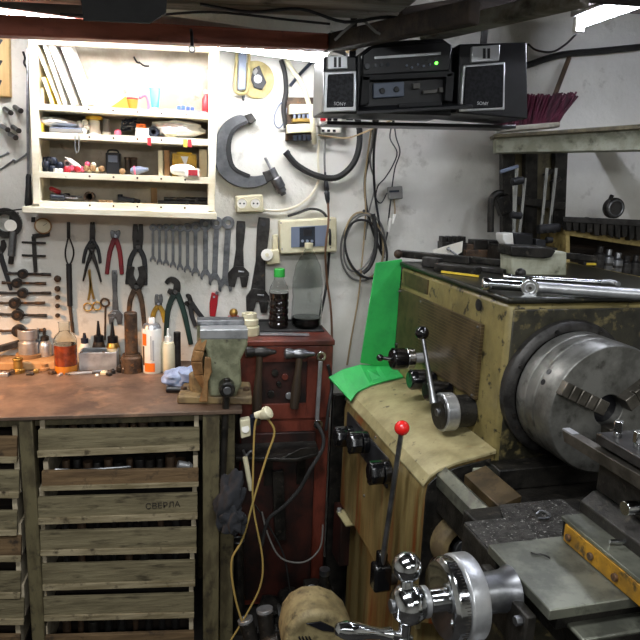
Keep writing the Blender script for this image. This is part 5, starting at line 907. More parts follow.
MB().hexa([f0, f0 + V((0, 0, .018)), f0 + V((.01, .06, .018)), f0 + V((.01, .06, 0))], [f1, f1 + V((0, 0, .018)), f1 + V((.01, .06, .018)), f1 + V((.01, .06, 0))]).build('block', 'greyboard', t, .003)
m = MB(); MB().cyl(f0.lerp(f1, .8) + V((.0, .03, .02)), Y(569, 58, 2.36), .009, n=12).build('handle', 'handlewood', t); rr = random.Random(5)
for i in range(64):
    for j in range(5):
        f = (i + .5) / 64; p = f0.lerp(f1, f) + V((0, .008 + .011 * j, .017)); e = p + V(((f - .42) * .09 + rr.uniform(-.008, .008), rr.uniform(-.02, .02) + (j - 2) * .006, .098 + rr.uniform(-.012, .008))); m.cyl(p, e, .0026, .0034, 5)
m.build('bristles', 'bristle', t)
yb2 = 2.3
def G(px, py, y=yb2): return Y(px, py, y)
# dark upright rack with steel rods
t = thing('tool_stand', 'dark upright steel stand behind the lathe under the grey channel', 'stand', G(520, 262))
for x0, x1, y in ((507, 507.5, 2.34), (530, 529, 2.36), (560, 556, 2.36)): MB().bar(G(x0, 150, y), G(x1, 262, y), .05, .03, (0, 1, 0)).build('post', 'castiron', t, .002)
MB().prism([G(508, 148, 2.385), G(560, 148, 2.385), G(557, 262, 2.385), G(509, 262, 2.385)], (0, .01, 0)).build('back_plate', 'oliveframe', t)
MB().bar(G(504, 199, 2.33), G(563, 206, 2.33), .03, .03).build('cross_bar', 'castiron', t, .003); MB().bar(G(500, 196, 2.31), G(506, 214, 2.31), .04, .05).build('clamp', 'castiron', t, .004)
MB().bar(G(500, 262, 2.34), G(563, 266, 2.34), .04, .05).build('foot_bar', 'castiron', t, .003)
t = thing('hook_pipe', 'dark L-shaped pipe hanging at the left of the tool stand', 'pipe', G(491, 232)); MB().tube([G(503, 193), G(496, 194), G(492, 199), G(490.8, 212), G(490.5, 232)], .0125, n=12).build('pipe', 'castiron', t)
single('support_block', 'castiron', 'dark block under the two dial stands behind the grey machine box', 'block', MB().b2(G(500, 250, 2.2).x, G(553, 250, 2.2).x, 2.17, 2.3, 1.2685, G(525, 246.6, 2.2).z))
def rods(label, rd, clamps, base, basem):
    t = thing('gauge_stand', label, 'stand', G(*base[0], 2.24))
    for a, b in rd: MB().cyl(G(*a, 2.24), G(*b, 2.24), .0065, n=12).build('rod', 'chrome', t)
    for a, b, r in clamps: MB().cyl(G(*a, 2.23), G(*b, 2.23), r, n=14).build('clamp', 'blackm', t, .002)
    m = MB(); x0, y0, x1, y1 = base[1]; m.prism([G(x0, y0, 2.2), G(x1, y0 + 1, 2.2), G(x1, y1, 2.2), G(x0, y1, 2.2)], (0, .06, 0)); m.build('base', basem, t, .003); return t
t = rods('dial stand with two bright rods on a black base, left pair', [((517, 166), (513.5, 240)), ((525, 178), (519, 240)), ((514, 184), (514, 238))], [((512, 182), (523, 180), .014), ((511, 215), (521, 216), .013)], ((515, 245), (515, 233, 533, 246)), 'black')
MB().bar(G(500, 172, 2.23), G(518, 166, 2.23), .012, .012).build('arm', 'bluegrey', t, .002); MB().prism([G(503, 234, 2.195), G(513, 233, 2.195), G(514, 245, 2.195), G(507, 246, 2.195), G(503, 240, 2.195)], (0, .06, 0)).build('magnet', 'white', t, .003)
t = rods('dial stand with two long bright rods and round black clamps, right pair', [((547, 168), (541, 232)), ((556, 168), (549, 232))], [((538, 229.5), (559, 227.5), .017), ((546, 240), (552, 240), .012)], ((544, 246), (536, 239, 546, 247)), 'blackm')
for px in (541, 547, 554): MB().cyl(G(px, 226, 2.222), G(px, 233, 2.222), .008, n=10).build('knurled_nut', 'castiron', t, .001)
for a, b in (((544, 176), (552, 170)), ((551, 183), (560, 178))): MB().bar(G(*a, 2.25), G(*b, 2.25), .014, .016).build('link', 'castiron', t, .002)
ZH = 1.3125
yx = Z(533, 276, ZH).y
t = thing('grey_machine_box', 'pale grey-green metal box with a dark plate on top, standing on the headstock', 'machine', Z(533, 276, ZH))
MB().prism([G(512, 254, yx), G(567, 252, yx), V((G(567, 276, yx).x, yx, ZH + .0005)), V((G(512, 276, yx).x, yx, ZH + .0005))], (0, .08, 0)).build('housing', 'greyhouse', t, .005)
MB().prism([G(511, 246, yx - .012), G(552, 248, yx - .012), G(556, 251, yx - .012), G(552, 257, yx - .012), G(545, 258.5, yx - .012), G(511, 256, yx - .012)], (0, .085, 0)).build('table_plate', 'castiron', t, .003)
MB().bar(G(550, 254, yx + .05), G(596, 259, yx + .07), .02, .02).build('arm', 'castiron', t, .003)
# yellowish rack with dark cutters
t = thing('cutter_rack', 'yellowish wooden rack holding dark milling cutters at right', 'rack', Y(610, 300, 2.2))
yr = 2.2
def R_(px, py, d=0): return Y(px, py, yr + d)
MB().hexa([R_(565, 228.5), R_(565, 235), R_(565, 235) + V((.02, .2, 0)), R_(565, 228.5) + V((.02, .2, 0))], [R_(668, 243), R_(668, 251), R_(668, 251) + V((.02, .2, 0)), R_(668, 243) + V((.02, .2, 0))]).build('top_board', 'yellowrack', t, .002)
MB().prism([R_(566, 234), R_(570, 234), R_(570, 300), R_(566, 300)], (0, .2, 0)).b2(R_(566, 300).x, R_(570, 300).x, yr, yr + .2, 0, R_(566, 300).z).build('side_board', 'yellowrack', t, .002)
MB().hexa([R_(566, 262), R_(566, 266), R_(566, 266) + V((.02, .2, 0)), R_(566, 262) + V((.02, .2, 0))], [R_(668, 282), R_(668, 288), R_(668, 288) + V((.02, .2, 0)), R_(668, 282) + V((.02, .2, 0))]).build('lower_board', 'yellowrack', t, .002)
MB().prism([R_(568, 232, .19), R_(668, 246, .19), R_(668, 305, .19), R_(568, 300, .19)], (0, .01, 0)).build('back_board', 'darkwood', t)
rr = random.Random(4)
def cutter(px, pyb, h, r, lab, y, grp, mm):
    b = Y(px, pyb, y); t = thing('milling_cutter', lab, 'cutter', b, grp); n = rr.choice((10, 12, 14))
    MB().lathe(b, (0, 0, 1), [(r * .8, 0), (r, h * .1), (r, h * .7), (r * .55, h * .78), (r * .55, h), (0, h)], n).build('body', mm, t, .002)
    MB().ring(b + V((0, 0, h * .45)), (0, 0, 1), r, r * .12, h * .1, n).build('collar', 'toolsteel', t)
for k in range(11):
    px = 570 + 7.6 * k; cutter(px, 228.5 + (px - 565) * .145, rr.uniform(.035, .055), rr.uniform(.011, .016), 'dark milling cutter standing in the row on the top board of the rack', 2.235, 'cutters on the rack top', rr.choice(['castiron', 'toolsteel', 'blackm']))
for k in range(6):
    px = 597 + 9 * k; cutter(px, 268 + (px - 565) * .19, rr.uniform(.09, .11), rr.uniform(.019, .023), 'dark steel holder standing in the row on the lower board of the rack', 2.23, 'holders on the rack lower board', rr.choice(['steel', 'toolsteel']))
t = thing('ledge_strip', 'dark tool strip hanging along the front of the rack top', 'strip', R_(610, 232, -.01))
m = MB()
for k in range(12):
    px = 566 + 7 * k; py = 219.5 + (px - 565) * .05; pb = 230 + (px - 565) * .14; m.prism([R_(px, py, -.03), R_(px + 6, py + .4, -.03), R_(px + 5.4, pb + rr.uniform(-1.5, 3), -.03), R_(px + .6, pb + rr.uniform(-1.5, 2), -.03)], (0, .0298, 0))
m.build('clips', 'castiron', t, .002); MB().hexa([R_(563, 216.5, -.034), R_(563, 222, -.034), R_(563, 222, -.0003), R_(563, 216.5, -.0003)], [R_(668, 221, -.034), R_(668, 228, -.034), R_(668, 228, -.0003), R_(668, 221, -.0003)]).build('bar', 'toolsteel', t, .002)
t = thing('round_disc', 'dark round steel disc standing on edge on the rack', 'disc', Y(613.5, 219, 2.185)); c0 = Y(613.5, 208, 2.185); MB().cyl(c0 + V((0, .014, 0)), c0 - V((0, .014, 0)), .0375, n=28).build('disc', 'toolsteel', t, .003); MB().bar(c0 + V((-.018, 0, .03)), c0 + V((-.012, 0, .047)), .012, .012).build('lug', 'castiron', t, .002); MB().ring(c0 - V((0, .0145, 0)), (0, 1, 0), .028, .003).build('rim_bead', 'steel', t)
t = thing('white_label_block', 'small block with a white end lying on the lower rack board', 'block', Y(611, 258, 2.19)); a = Y(606, 256, 2.24); a.z = R_(606, 270).z + .0155; MB().box(a, (.035, .03, .03)).build('body', 'steel', t, .002); MB().box(a + V((.03, -.004, -.001)), (.024, .032, .026)).build('end', 'paper', t, .001)
t = thing('yellow_drill_case', 'small dark case with a yellow edge under the rack', 'case', Y(590, 268, 2.18)); a = Y(588, 264, 2.24); a.z = R_(588, 266.5).z + .0075; MB().box(a, (.06, .04, .014)).build('body', 'blackm', t, .002); MB().box(a + V((0, -.021, 0)), (.04, .003, .008)).build('edge', 'yellowp', t)
# ================================================================= CLUTTER ON THE HEADSTOCK
ZH = 1.3125
def H(px, py, z=ZH): return Z(px, py, z)
def htop(x, y, dz=0): return LW(x, y, ZH + dz)
t = thing('chuck_key', 'big chrome T-handled chuck wrench lying across the headstock top', 'wrench', H(530, 290))
a, b = H(481, 290) + V((0, 0, .0165)), H(650, 301) + V((0, 0, .0145)); hd = (b - a).normalized(); kn = a + (b - a) * .29
MB().lathe(a, hd, [(.012, 0), (.016, .004), (.016, .02), (.0135, .024), (.0135, (kn - a).length)], 18).build('handle_end', 'chrome', t, .001); MB().cyl(kn, b, .0135).build('handle_bar', 'satin', t, .001)
sd = hd.cross(V((0, 0, 1))).normalized(); MB().cyl(kn + sd * .024, kn - sd * .02, .022).build('hub', 'chrome', t, .002); MB().ring(kn + sd * .0245, sd, .012, .002).build('hub_rim', 'satin', t); MB().cyl(kn + sd * .0245, kn + sd * .026, .004, n=10).build('hub_pin', 'castiron', t)
t = thing('socket_handle', 'slim chrome socket handle lying behind the T-handled wrench', 'wrench', H(550, 280))
a, b = H(507, 280) + V((0, 0, .009)), H(600, 285.5) + V((0, 0, .009)); MB().cyl(a, b, .0065, n=14).build('bar', 'chrome', t); MB().lathe(a - (b - a).normalized() * .012, b - a, [(.008, 0), (.0095, .004), (.0095, .022), (.0065, .026)], 16).build('knob', 'chrome', t, .001)
MB().tube([b, b + V((.022, -.004, .002)), b + V((.034, -.014, .0)), b + V((.036, -.028, -.002))], .0075, n=10).build('hooked_end', 'satin', t); c0 = H(520, 279) + V((0, 0, .016)); MB().ball(c0, .0155).build('ball', 'castiron', t)
def dbar(label, p, q, w, h, mm, name='steel_bar', cat='bar', lift=0): t = thing(name, label, cat, (p + q) / 2); MB().bar(p + V((0, 0, h / 2 + lift)), q + V((0, 0, h / 2 + lift)), w, h).build('body', mm, t, .002); return t
t = dbar('dark toolholder with a yellow edge strip lying on the headstock top', H(437, 270), H(478, 275), .045, .022, 'castiron', 'tool_holder', 'tool holder')
a, b = H(440, 272), H(477, 276.5); MB().bar(a + V((-.004, -.021, .004)), b + V((-.004, -.021, .004)), .004, .006).build('edge_strip', 'yellowp', t)
t = dbar('long black bar lying along the left end of the headstock top', H(400, 257), H(470, 264), .03, .024, 'castiron'); a = H(398, 258); MB().ball(a + V((0, 0, .014)), .016, 12).build('end_ball', 'rusty', t)
dbar('short dark block in front of the long black bar', H(424, 266), H(440, 268), .03, .03, 'toolsteel', 'steel_block', 'block'); MB
dbar('dark rusty bar lying aslant behind the yellow edged holder', H(468, 262), H(522, 268), .03, .02, 'castiron')
dbar('flat dark tool lying before the grey machine box', H(478, 270), H(506, 274), .04, .014, 'toolsteel', 'flat_tool', 'tool')
p = H(447, 262); t = thing('paper_sheet', 'white paper sheet standing among tools on the headstock', 'paper', p); a = [H(434, 262), H(463, 262)]
m = MB(); y = 2.2; m.prism([Y(433, 250, y), Y(463, 241, y), Y(462, 252, y), Y(452, 258, y), Y(434, 258, y)], (0, .003, 0)); m.build('sheet', 'paper', t)
t = thing('scriber', 'thin steel rod with a knob leaning over the white paper', 'tool', H(460, 262)); MB().cyl(Y(449, 249.5, y - .02), Y(468, 263, y - .05), .0035, n=10).build('shank', 'steel', t); MB().ball(Y(448.5, 249, y - .02), .0075, 10).build('knob', 'satin', t)
yk = 2.34
t = thing('castle_block', 'dark block with four notched tops behind the white paper', 'block', Y(455, 252, yk)); m = MB(); m.prism([Y(442, 242, yk), Y(467, 242.5, yk), Y(467, 262, yk), Y(442, 262, yk)], (0, .05, 0)); m.build('body', 'castiron', t, .002)
for k in range(4): MB().prism([Y(442.5 + 6.4 * k, 236.5, yk), Y(446.8 + 6.4 * k, 236.5, yk), Y(446.8 + 6.4 * k, 242.5, yk), Y(442.5 + 6.4 * k, 242.5, yk)], (0, .04, 0)).build('tooth', 'castiron', t, .002)
for k, (x0, x1, y0, y1, mm, lab) in enumerate(((466, 474, 244, 262, 'rusty', 'rusty brown small block right of the notched block'), (474, 488, 240, 263, 'castiron', 'dark taller square block behind the headstock tools'), (488, 501, 240.5, 263, 'toolsteel', 'dark square block next to the grey machine box'), (466, 500, 250, 262, 'rusty', 'long low rusty bar lying before the dark square blocks'))):
    d = yk - .03 * (k == 3) - (0 if k else .0); single('steel_block', mm, lab, 'block', MB().prism([Y(x0, y0, d), Y(x1, y0 + .5, d), Y(x1, y1, d), Y(x0, y1, d)], (0, .028 if k == 3 else .06, 0)), .003)
t = thing('bench_behind', 'dark table behind the headstock carrying tool blocks', 'table', LW(.3, .9, 0)); zt2 = 1.268
MB().b2(.70, 1.19, 2.165, 2.44, zt2 - .03, zt2).build('top', 'darkwood', t, .003)
for x, y in ((.74, 2.19), (1.16, 2.19), (.74, 2.41), (1.16, 2.41)): MB().b2(x - .02, x + .02, y - .02, y + .02, 0, zt2 - .031).build('leg', 'oliveframe', t, .002)
# ================================================================= LATHE (built in its own frame: x right, y to the wall, z up)
la = thing('lathe', 'worn beige metalworking lathe with a steel chuck and chrome handwheel', 'lathe', (0, 0, 0), mw=LM.copy())
def A(): return MB(LM)
HB = 1.296
p = A().b2(0, .64, 0, .69, .84, HB).build('headstock', 'lathepaint', la, .012)
A().b2(.012, .62, -.0025, .004, .86, HB - .014).build('end_face', 'lathegrime', p, .003)
A().b2(-.006, .65, -.006, .694, HB, HB + .0155).build('top_cover', 'coverdark', la, .006)
A().b2(-.004, 0, .46, .655, 1.238, 1.284).build('name_plate', 'plate', la, .001)
pl = A().b2(-.011, 0, .105, .50, 1.022, 1.222).build('speed_chart', 'plateline', la, .001); A().b2(-.005, 0, .505, .685, 1.022, 1.222).build('speed_chart', 'plate', la, .001)
for y in (.12, .485, .67):
    for z in (1.03, 1.213): A().cyl((-.004, y, z), (-.0135, y, z), .0035, n=8).build('rivet', 'steel', pl)
A().cyl((.001, .144, 1.266), (-.002, .144, 1.266), .0155, n=20).build('oil_hole', 'black', la)
# big selector drum with its ball lever
def LP(px, py, ax, v): return L(px, py, ax, v)
d = LP(441, 412, 'x', -.085); A().cyl((0, d.y, d.z), (-.052, d.y, d.z), .043, n=30).build('drum_base', 'castiron', la, .002)
dr = A().cyl((-.052, d.y, d.z), (-.088, d.y, d.z), .051, n=32).build('selector_drum', 'satin', la, .003); A().cyl((-.084, d.y, d.z), (-.094, d.y, d.z), .045, n=32).build('drum_face', 'castiron', dr, .002); A().cyl((-.093, d.y, d.z), (-.099, d.y, d.z), .011, n=16).build('drum_screw', 'steel', dr, .001)
e = LP(422, 333, 'x', -.105); s0 = V((-.1, d.y + .015, d.z + .02)); A().lathe(s0, V((e.x, e.y, e.z)) - s0, [(.012, 0), (.0085, .03), (.0062, .1), (.0055, (e - s0).length)], 14).build('selector_lever', 'steel', dr); A().ball(e, .0195, 18).build('lever_ball', 'bakelite', dr)
# black knobs on the front
def knob(px, py, x0, x1, r, name, ring=None):
    c0 = LP(px, py, 'x', x1); k = A().lathe((x0, c0.y, c0.z), (-1, 0, 0), [(r * .8, 0), (r * .85, (x0 - x1) * .3), (r, (x0 - x1) * .4), (r, (x0 - x1) * .92), (r * .85, (x0 - x1)), (0, x0 - x1)], 20).build(name, 'bakelite', la, .002)
    if ring: A().cyl((x0 + .001, c0.y, c0.z), (x0 - ring, c0.y, c0.z), r * .98, n=22).build('knob_collar', 'chrome', k, .002); A().cyl((x0 + .045, c0.y, c0.z), (x0, c0.y, c0.z), r * .5, n=14).build('knob_shaft', 'satin', k)
    A().cyl((x1 + .004, c0.y, c0.z + r * .2), (x1 + .004, c0.y - .001, c0.z + r * 1.05), r * .16, n=8).build('knob_pointer', 'bakelite', k)
    return c0, k
c0, k = knob(391, 359, -.045, -.115, .033, 'feed_knob', .022); c1 = V((-.114, c0.y, c0.z)); A().cyl(c1, c1 + V((-.02, .012, 0)), .006, n=10).build('knob_stem', 'bakelite', k); A().ball(c1 + V((-.03, .018, 0)), .0115, 14).build('knob_ball', 'bakelite', k)
knob(409, 380, -.004, -.085, .03, 'feed_knob'); knob(425, 391, -.004, -.08, .029, 'feed_knob')
# feed gearbox bulge
prof = [(0, .925), (-.035, .917), (-.105, .903), (-.15, .889), (-.172, .873), (-.186, .852), (-.192, .82), (-.193, .47), (-.12, .45), (0, .45)]
A().hexa([(x, 0.0, z) for x, z in prof], [(x, .645, z) for x, z in prof]).build('feed_gearbox', 'lathestreak', la, .004)
tp = [(0.001, .9285), (-.035, .9205), (-.105, .9065), (-.15, .8925), (-.176, .8755), (-.1905, .852), (-.1905, .846), (-.172, .868), (-.15, .882), (-.105, .897), (0, .918)]
A().hexa([(x, -.006, z) for x, z in tp], [(x, .648, z) for x, z in tp]).build('gearbox_cover', 'lathetop', la, .002, .3)
ep = [(-.01, .905), (-.1, .89), (-.15, .875), (-.176, .85), (-.18, .82), (-.18, .5), (-.01, .5)]
A().hexa([(x, -.004, z) for x, z in ep], [(x, .002, z) for x, z in ep]).build('gearbox_end', 'castiron', la, .002)
A().b2(-.06, -.015, -.012, -.002, .84, .885).build('end_plate', 'greyhouse', la, .002)
A().b2(-.1965, -.192, .215, .60, .735, .822).build('knob_panel', 'blackm', la, .001)
for px, py in ((336, 437), (350, 443), (370, 473)):
    c0 = LP(px, py, 'x', -.25); z = c0.z; q = A().cyl((-.195, c0.y, z), (-.215, c0.y, z), .034, n=22).build('selector_knob', 'bakelite', la, .002)
    A().lathe((-.212, c0.y, z), (-1, 0, 0), [(.024, 0), (.031, .006), (.032, .034), (.028, .042), (0, .042)], 8).build('knob_grip', 'bakelite', q, .002); A().box((-.232, c0.y, z), (.046, .02, .066)).build('knob_bar', 'bakelite', q, .004)
for y, z in ((.63, .855), (.62, .76), (.33, .84), (.16, .84), (.4, .62), (.10, .6)): A().cyl((-.192, y, z), (-.1955, y, z), .004, n=8).build('panel_screw', 'steel', la)
# lower stand
A().b2(-.165, .5, .03, .62, .02, .45).build('pedestal', 'lathestreak', la, .006)
A().b2(-.17, -.155, .02, .63, .43, .452).build('pedestal_ledge', 'lathetop', la, .002)
A().b2(-.2, -.05, .6, .69, .25, .45).build('motor_bracket', 'cabdark', la, .003); A().prism([L(336, 512, 'z', .455), L(346, 527, 'z', .455), L(366, 524, 'z', .455), L(350, 509, 'z', .455)], (0, 0, .005)).build('bracket_plate', 'lathetop', la, .001)
for y, z in ((.66, .478),): A().cyl(L(339, 512, 'z', .46), L(339, 512, 'z', .46) + V((0, 0, .014)), .008, n=6).build('bracket_bolt', 'satin', la, .001)
# green sheet over the left end
gs = thing('green_sheet', 'bright green plastic sheet bent over the left end of the lathe', 'sheet', LW(-.1, .68, .92), mw=None)
A().hexa([(-.088, .695, 1.305), (.004, .695, 1.318), (-.004, .695, .935), (-.125, .695, .96)], [(-.088, .703, 1.305), (.004, .703, 1.318), (-.004, .703, .935), (-.125, .703, .96)]).build('upright_panel', 'green', gs, .001)
m = A(); g = [[(-.004, .70, .943), (-.06, .70, .944), (-.125, .70, .948), (-.19, .70, .932), (-.235, .70, .908)], [(-.004, .60, .930), (-.06, .60, .922), (-.12, .60, .906), (-.168, .59, .889), (-.196, .565, .868)]]
for i in range(4): m.hexa([g[0][i], g[0][i + 1], g[1][i + 1], g[1][i]], [V(q) + V((0, 0, .005)) for q in (g[0][i], g[0][i + 1], g[1][i + 1], g[1][i])])
m.build('flap', 'green', gs)
# spindle flange and chuck
SX, SZ = .173, 1.081
fl = A().lathe((SX, .004, SZ), (0, -1, 0), [(.175, 0), (.175, .022), (.166, .03), (.15, .032), (.148, .02), (.1, .02)], 48).build('spindle_flange', 'toolsteel', la, .002)
for a in range(20, 380, 45): c = V((SX + .158 * math.cos(rad(a)), 0, SZ + .158 * math.sin(rad(a)))); A().cyl(c + V((0, -.027, 0)), c + V((0, -.0325, 0)), .006, n=10).build('flange_screw', 'castiron', fl)
CY0, CY1, CR = -.03, -.17, .153
ck = A().lathe((SX, CY0 + .01, SZ), (0, -1, 0), [(.11, 0), (CR * .985, .012), (CR, .018), (CR, .048), (CR * .985, .051), (CR * .985, .054), (CR, .057), (CR, .085), (CR * .987, .087), (CR * .987, .09), (CR, .092), (CR, .142), (CR * .975, .15), (.037, .15), (.032, .09), (0, .09)], 56).build('chuck', 'chuck', la, .0015)
A().cyl((SX, CY0 - .06, SZ), (SX, CY1 + .02, SZ), .036, n=28).build('chuck_bore', 'black', ck)
def rot(a): return Matrix.Rotation(rad(a), 3, 'Y')
for a in (205, 85, 325):
    u = V((math.cos(rad(a)), 0, -math.sin(rad(a)))); w = V((u.z, 0, -u.x)); c = V((SX, CY1 + .0, SZ)); m = A()
    def blk(r0, r1, h, hw): m.hexa([c + u * r0 + w * s * hw + V((0, .004, 0)) for s in (-1, 1)] + [c + u * r1 + w * s * hw + V((0, .004, 0)) for s in (1, -1)], [c + u * r0 + w * s * hw + V((0, -h, 0)) for s in (-1, 1)] + [c + u * r1 + w * s * hw + V((0, -h, 0)) for s in (1, -1)])
    blk(.032, .060, .030, .0165); blk(.0615, .083, .027, .0165); blk(.0845, .106, .024, .0165); blk(.1075, .128, .021, .0165); blk(.1295, .149, .018, .0165); blk(.034, .148, .014, .0163)
    m.build('jaw', 'jaw', ck, .002)
for a in (140, 20, 260): m = A(); c = V((SX + .075 * math.cos(rad(a)), CY1 + .009, SZ + .075 * math.sin(rad(a)))); m.ring(c + V((0, -.0005, 0)), (0, 1, 0), .0095, .002).cyl(c, c + V((0, -.0012, 0)), .009, n=14).build('face_screw', 'castiron', ck)
for a in (158, 148): c = V((SX + CR * math.cos(rad(a)), -.12, SZ + CR * math.sin(rad(a)))); u = V((math.cos(rad(a)), 0, math.sin(rad(a)))); A().cyl(c, c + u * .001, .007, n=10).build('key_hole', 'black', ck)
# bed
A().b2(-.15, .46, -1.0, .0, .775, .845).build('bed', 'castiron', la, .006); A().b2(.0, .46, -1.0, .0, .3, .775).build('bed_base', 'castiron', la, .006)
A().hexa([(-.155, 0, .845), (-.155, 0, .875), (-.135, 0, .895), (-.11, 0, .875), (-.11, 0, .845)], [(-.155, -1.0, .845), (-.155, -1.0, .875), (-.135, -1.0, .895), (-.11, -1.0, .875), (-.11, -1.0, .845)]).build('bed_way', 'ground', la, .001)
A().hexa([(-.095, -.03, .846), (-.095, -.03, .882), (-.04, -.03, .902), (-.04, -.03, .846)], [(-.095, -.19, .846), (-.095, -.19, .882), (-.04, -.19, .902), (-.04, -.19, .846)]).build('way_cover', 'plate', la, .001)
A().b2(.34, .44, -1.0, -.0, .845, .88).build('bed_way', 'ground', la, .002)
A().b2(-.02, .3, -.06, -.001, .846, .90).build('bed_block', 'castiron', la, .003)
# bosses at the gearbox end
bo = LP(462, 545, 'y', -.03); bs = A().lathe((bo.x, .0, bo.z), (0, -1, 0), [(.075, 0), (.072, .03), (.062, .045), (.046, .05), (.044, .02), (0, .02)], 30).build('shaft_boss', 'visebrown', la, .002)
A().cyl((bo.x, -.02, bo.z), (bo.x, -.9, bo.z), .016, n=18).build('feed_rod', 'satin', bs); A().cyl((bo.x, -.021, bo.z), (bo.x, -.055, bo.z), .03, n=18).build('rod_collar', 'steel', bs, .002)
A().cyl((-.09, -.0, .60), (-.09, -.9, .60), .018, n=18).build('lead_screw', 'satin', la)
# saddle, cross slide
sx0 = -.258
A().b2(-.20, .42, -.63, -.225, .848, .905).build('saddle', 'castiron', la, .004)
A().prism([(-.12, -.232, .905), (.03, -.232, .905), (.03, -.405, .905), (-.17, -.405, .905), (-.14, -.29, .905)], (0, 0, .006)).build('saddle_top', 'chips', la, .002)
A().b2(-.245, -.13, -.437, -.31, .86, .925).build('gib_block', 'castiron', la, .004)
A().b2(-.243, -.132, -.435, -.312, .925, .9275).build('chip_layer', 'chips', la); cs = A().prism([(sx0, -.428, .932), (.36, -.428, .932), (.36, -.612, .932), (sx0, -.612, .932)], (0, 0, .018)).build('cross_slide', 'ground', la, .002)
A().b2(-.235, .34, -.600, -.44, .904, .932).build('slide_base', 'castiron', la, .002)
A().b2(-.215, .36, -.638, -.556, .9055, .913).build('front_wing', 'ground', la, .003)
A().b2(-.280, -.262, -.59, -.445, .85, .925).build('end_bracket', 'castiron', la, .003)
for y, z in ((-.455, .91), (-.575, .91)): A().cyl((-.279, y, z), (-.29, y, z), .008, n=6).build('bracket_screw', 'steel', la, .001)
A().b2(-.26, .02, -.64, -.42, .58, .85).build('apron', 'lathegrime', la, .01)
# apron hand wheel (cross feed): shaft, dial, hub, ball and crank
hy, hz = -.515, .920
A().lathe((-.262, hy, hz), (-1, 0, 0), [(.04, 0), (.034, .012), (.032, .03), (.032, .075)], 26).build('screw_sleeve', 'steel', la, .001)
hw = A().lathe((-.332, hy, hz), (-1, 0, 0), [(.035, 0), (.0655, .001), (.0675, .004), (.0675, .03), (.064, .033), (.0, .033)], 44).build('feed_dial', 'satin', la, .001)
A().lathe((-.365, hy, hz), (-1, 0, 0), [(.060, 0), (.0645, .001), (.0645, .018), (.058, .024), (.02, .026)], 44).build('dial_ring', 'chrome', hw, .001)
m = A()
for k in range(80):
    a = 2 * math.pi * k / 80; h = .010 if k % 5 == 0 else .006; m.box((-.367 - h / 2, hy + .0647 * math.sin(a), hz + .0647 * math.cos(a)), (h, .0007, .0009), Matrix.Rotation(-a, 3, 'X'))
m.build('dial_marks', 'ink', hw)
A().lathe((-.388, hy, hz), (-1, 0, 0), [(.018, 0), (.018, .02), (.022, .022), (.022, .03), (.026, .034), (.031, .046), (.032, .058), (.028, .07), (.02, .078), (.012, .08), (0, .08)], 26).build('hub', 'chrome', hw, .001)
A().cyl((-.411, hy, hz), (-.419, hy, hz), .0245, n=22).build('hub_collar', 'satin', hw, .001); A().cyl((-.467, hy, hz), (-.4725, hy, hz), .0105, n=16).build('hub_bolt', 'steel', hw, .001)
ba = L(407, 567, 'x', -.446); c = V((-.445, hy, hz)); A().lathe(c, ba - c, [(.016, .01), (.010, .03), (.0095, (ba - c).length)], 16).build('ball_arm', 'chrome', hw); A().ball(ba, .0235, 22).build('balance_ball', 'chrome', hw)
ar = L(404, 636, 'x', -.446); A().lathe(c, ar - c, [(.016, .012), (.0105, .03), (.0095, (ar - c).length), (.0145, (ar - c).length + .002), (.0145, (ar - c).length + .016), (0, (ar - c).length + .02)], 16).build('crank_arm', 'chrome', hw)
h1 = L(335, 629, 'y', ar.y - .012); d_ = h1 - ar; l = d_.length; A().lathe(ar, d_, [(.0075, 0), (.0075, l * .2), (.012, l * .22), (.0085, l * .34), (.0095, l * .5), (.0135, l * .72), (.0135, l * .86), (.009, l * .97), (0, l)], 18).build('crank_handle', 'chrome', hw)
# second dial below the hub
A().lathe((-.26, -.56, .80), (-1, 0, 0), [(.035, 0), (.035, .05), (.05, .052), (.05, .075), (.02, .08)], 30).build('lower_dial', 'satin', la, .001)
# control lever with the red ball
rb = L(402, 428, 'x', -.245); lb = L(381, 572, 'x', -.235); A().lathe(lb + (rb - lb) * .02, rb - lb, [(.0085, 0), (.0075, .1), (.0065, (rb - lb).length)], 14).build('control_lever', 'steel', la); lv = A().ball(rb, .0185, 20).build('lever_ball', 'red', la)
A().box(lb + V((.0, 0, -.012)), (.05, .045, .075), (0, 0, 0)).build('lever_hub', 'bakelite', la, .008); A().cyl(lb + V((.0, 0, -.02)), lb + V((.1, 0, -.02)), .02).build('lever_shaft', 'castiron', la); A().box(lb + V((.0, .0, .035)), (.026, .03, .05)).build('lever_clamp', 'bakelite', la, .005)
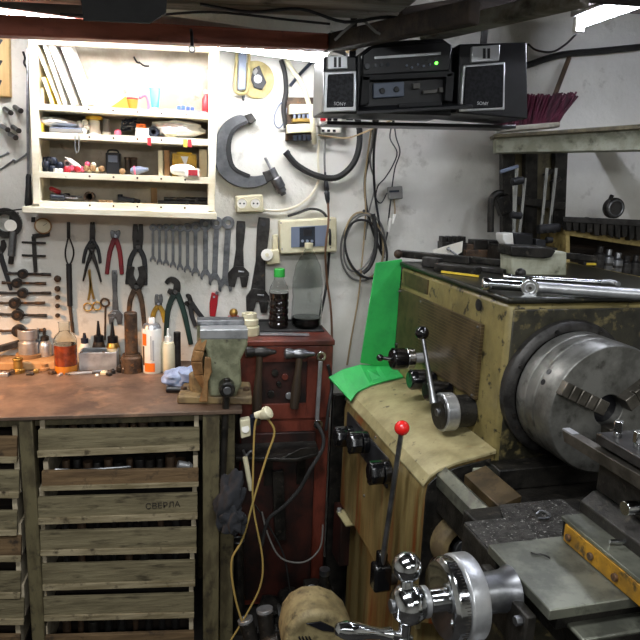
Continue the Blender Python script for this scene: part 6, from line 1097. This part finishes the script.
# compound slide with the yellow strip, tool post
A().b2(-.112, .13, -.80, -.428, .951, .985).build('compound_base', 'castiron', la, .003)
ys_ = A().b2(-.1195, -.1125, -.80, -.445, .952, .9845).build('yellow_strip', 'yellowpaint', la, .001)
for y in (-.46, -.52, -.58, -.65): A().cyl((-.119, y, .966), (-.1245, y, .966), .0065, n=12).build('strip_screw', 'rusty', ys_, .001)
A().b2(-.118, -.07, -.80, -.43, .9855, .992).build('slide_rail', 'ground', la, .001)
A().hexa([(-.075, -.42, .99), (-.075, -.42, 1.012), (-.05, -.42, 1.03), (.10, -.42, 1.03), (.10, -.42, .99)], [(-.075, -.78, .99), (-.075, -.78, 1.012), (-.05, -.78, 1.03), (.10, -.78, 1.03), (.10, -.78, .99)]).build('compound_slide', 'castiron', la, .003)
tpst = A().b2(-.045, .10, -.58, -.42, 1.03, 1.098).build('tool_post', 'castiron', la, .004)
A().b2(-.058, .105, -.60, -.418, 1.122, 1.142).build('clamp_plate', 'toolsteel', tpst, .003)
A().b2(-.035, .095, -.57, -.43, 1.098, 1.122).build('post_slot', 'castiron', tpst)
A().hexa([(-.066, -.58, 1.094), (-.066, -.58, 1.118), (-.046, -.58, 1.118), (-.046, -.58, 1.094)], [(-.066, -.345, 1.094), (-.066, -.335, 1.114), (-.046, -.345, 1.116), (-.046, -.355, 1.094)]).build('cutting_tool', 'jaw', tpst, .001)
A().b2(-.066, -.05, -.365, -.335, 1.1145, 1.118).build('cutting_tip', 'satin', tpst)
for y in (-.445, -.495, -.545): A().cyl((-.035, y, 1.14), (-.035, y, 1.152), .0075, n=16).cyl((-.035, y, 1.152), (-.035, y, 1.172), .0095, n=4 if y == -.445 else 6).build('clamp_bolt', 'chrome', tpst, .001)
A().cyl((-.058, -.54, 1.06), (-.085, -.54, 1.06), .012, n=16).build('side_bolt', 'chrome', tpst, .001)
q = L(600, 562, 'x', -.09); A().cyl((-.1, -.535, 1.0), (.03, -.56, 1.0), .0035, n=8).build('clamp_pin', 'chrome', la)
# loose chip on the slide
m = A(); m.tube([(-.2, -.47, .9525), (-.195, -.478, .9535), (-.186, -.478, .9525), (-.181, -.486, .954), (-.178, -.492, .953)], .0016)
single('swarf_curl', 'toolsteel', 'small dark curl of swarf lying on the cross slide', 'swarf', m)
m = A(); m.tube([(-.07, -.29, .914), (-.055, -.285, .918), (-.045, -.3, .917), (-.058, -.31, .915), (-.075, -.305, .914)], .0022)
single('swarf_curl', 'steel', 'bright curl of swarf lying on the saddle by the bed', 'swarf', m)
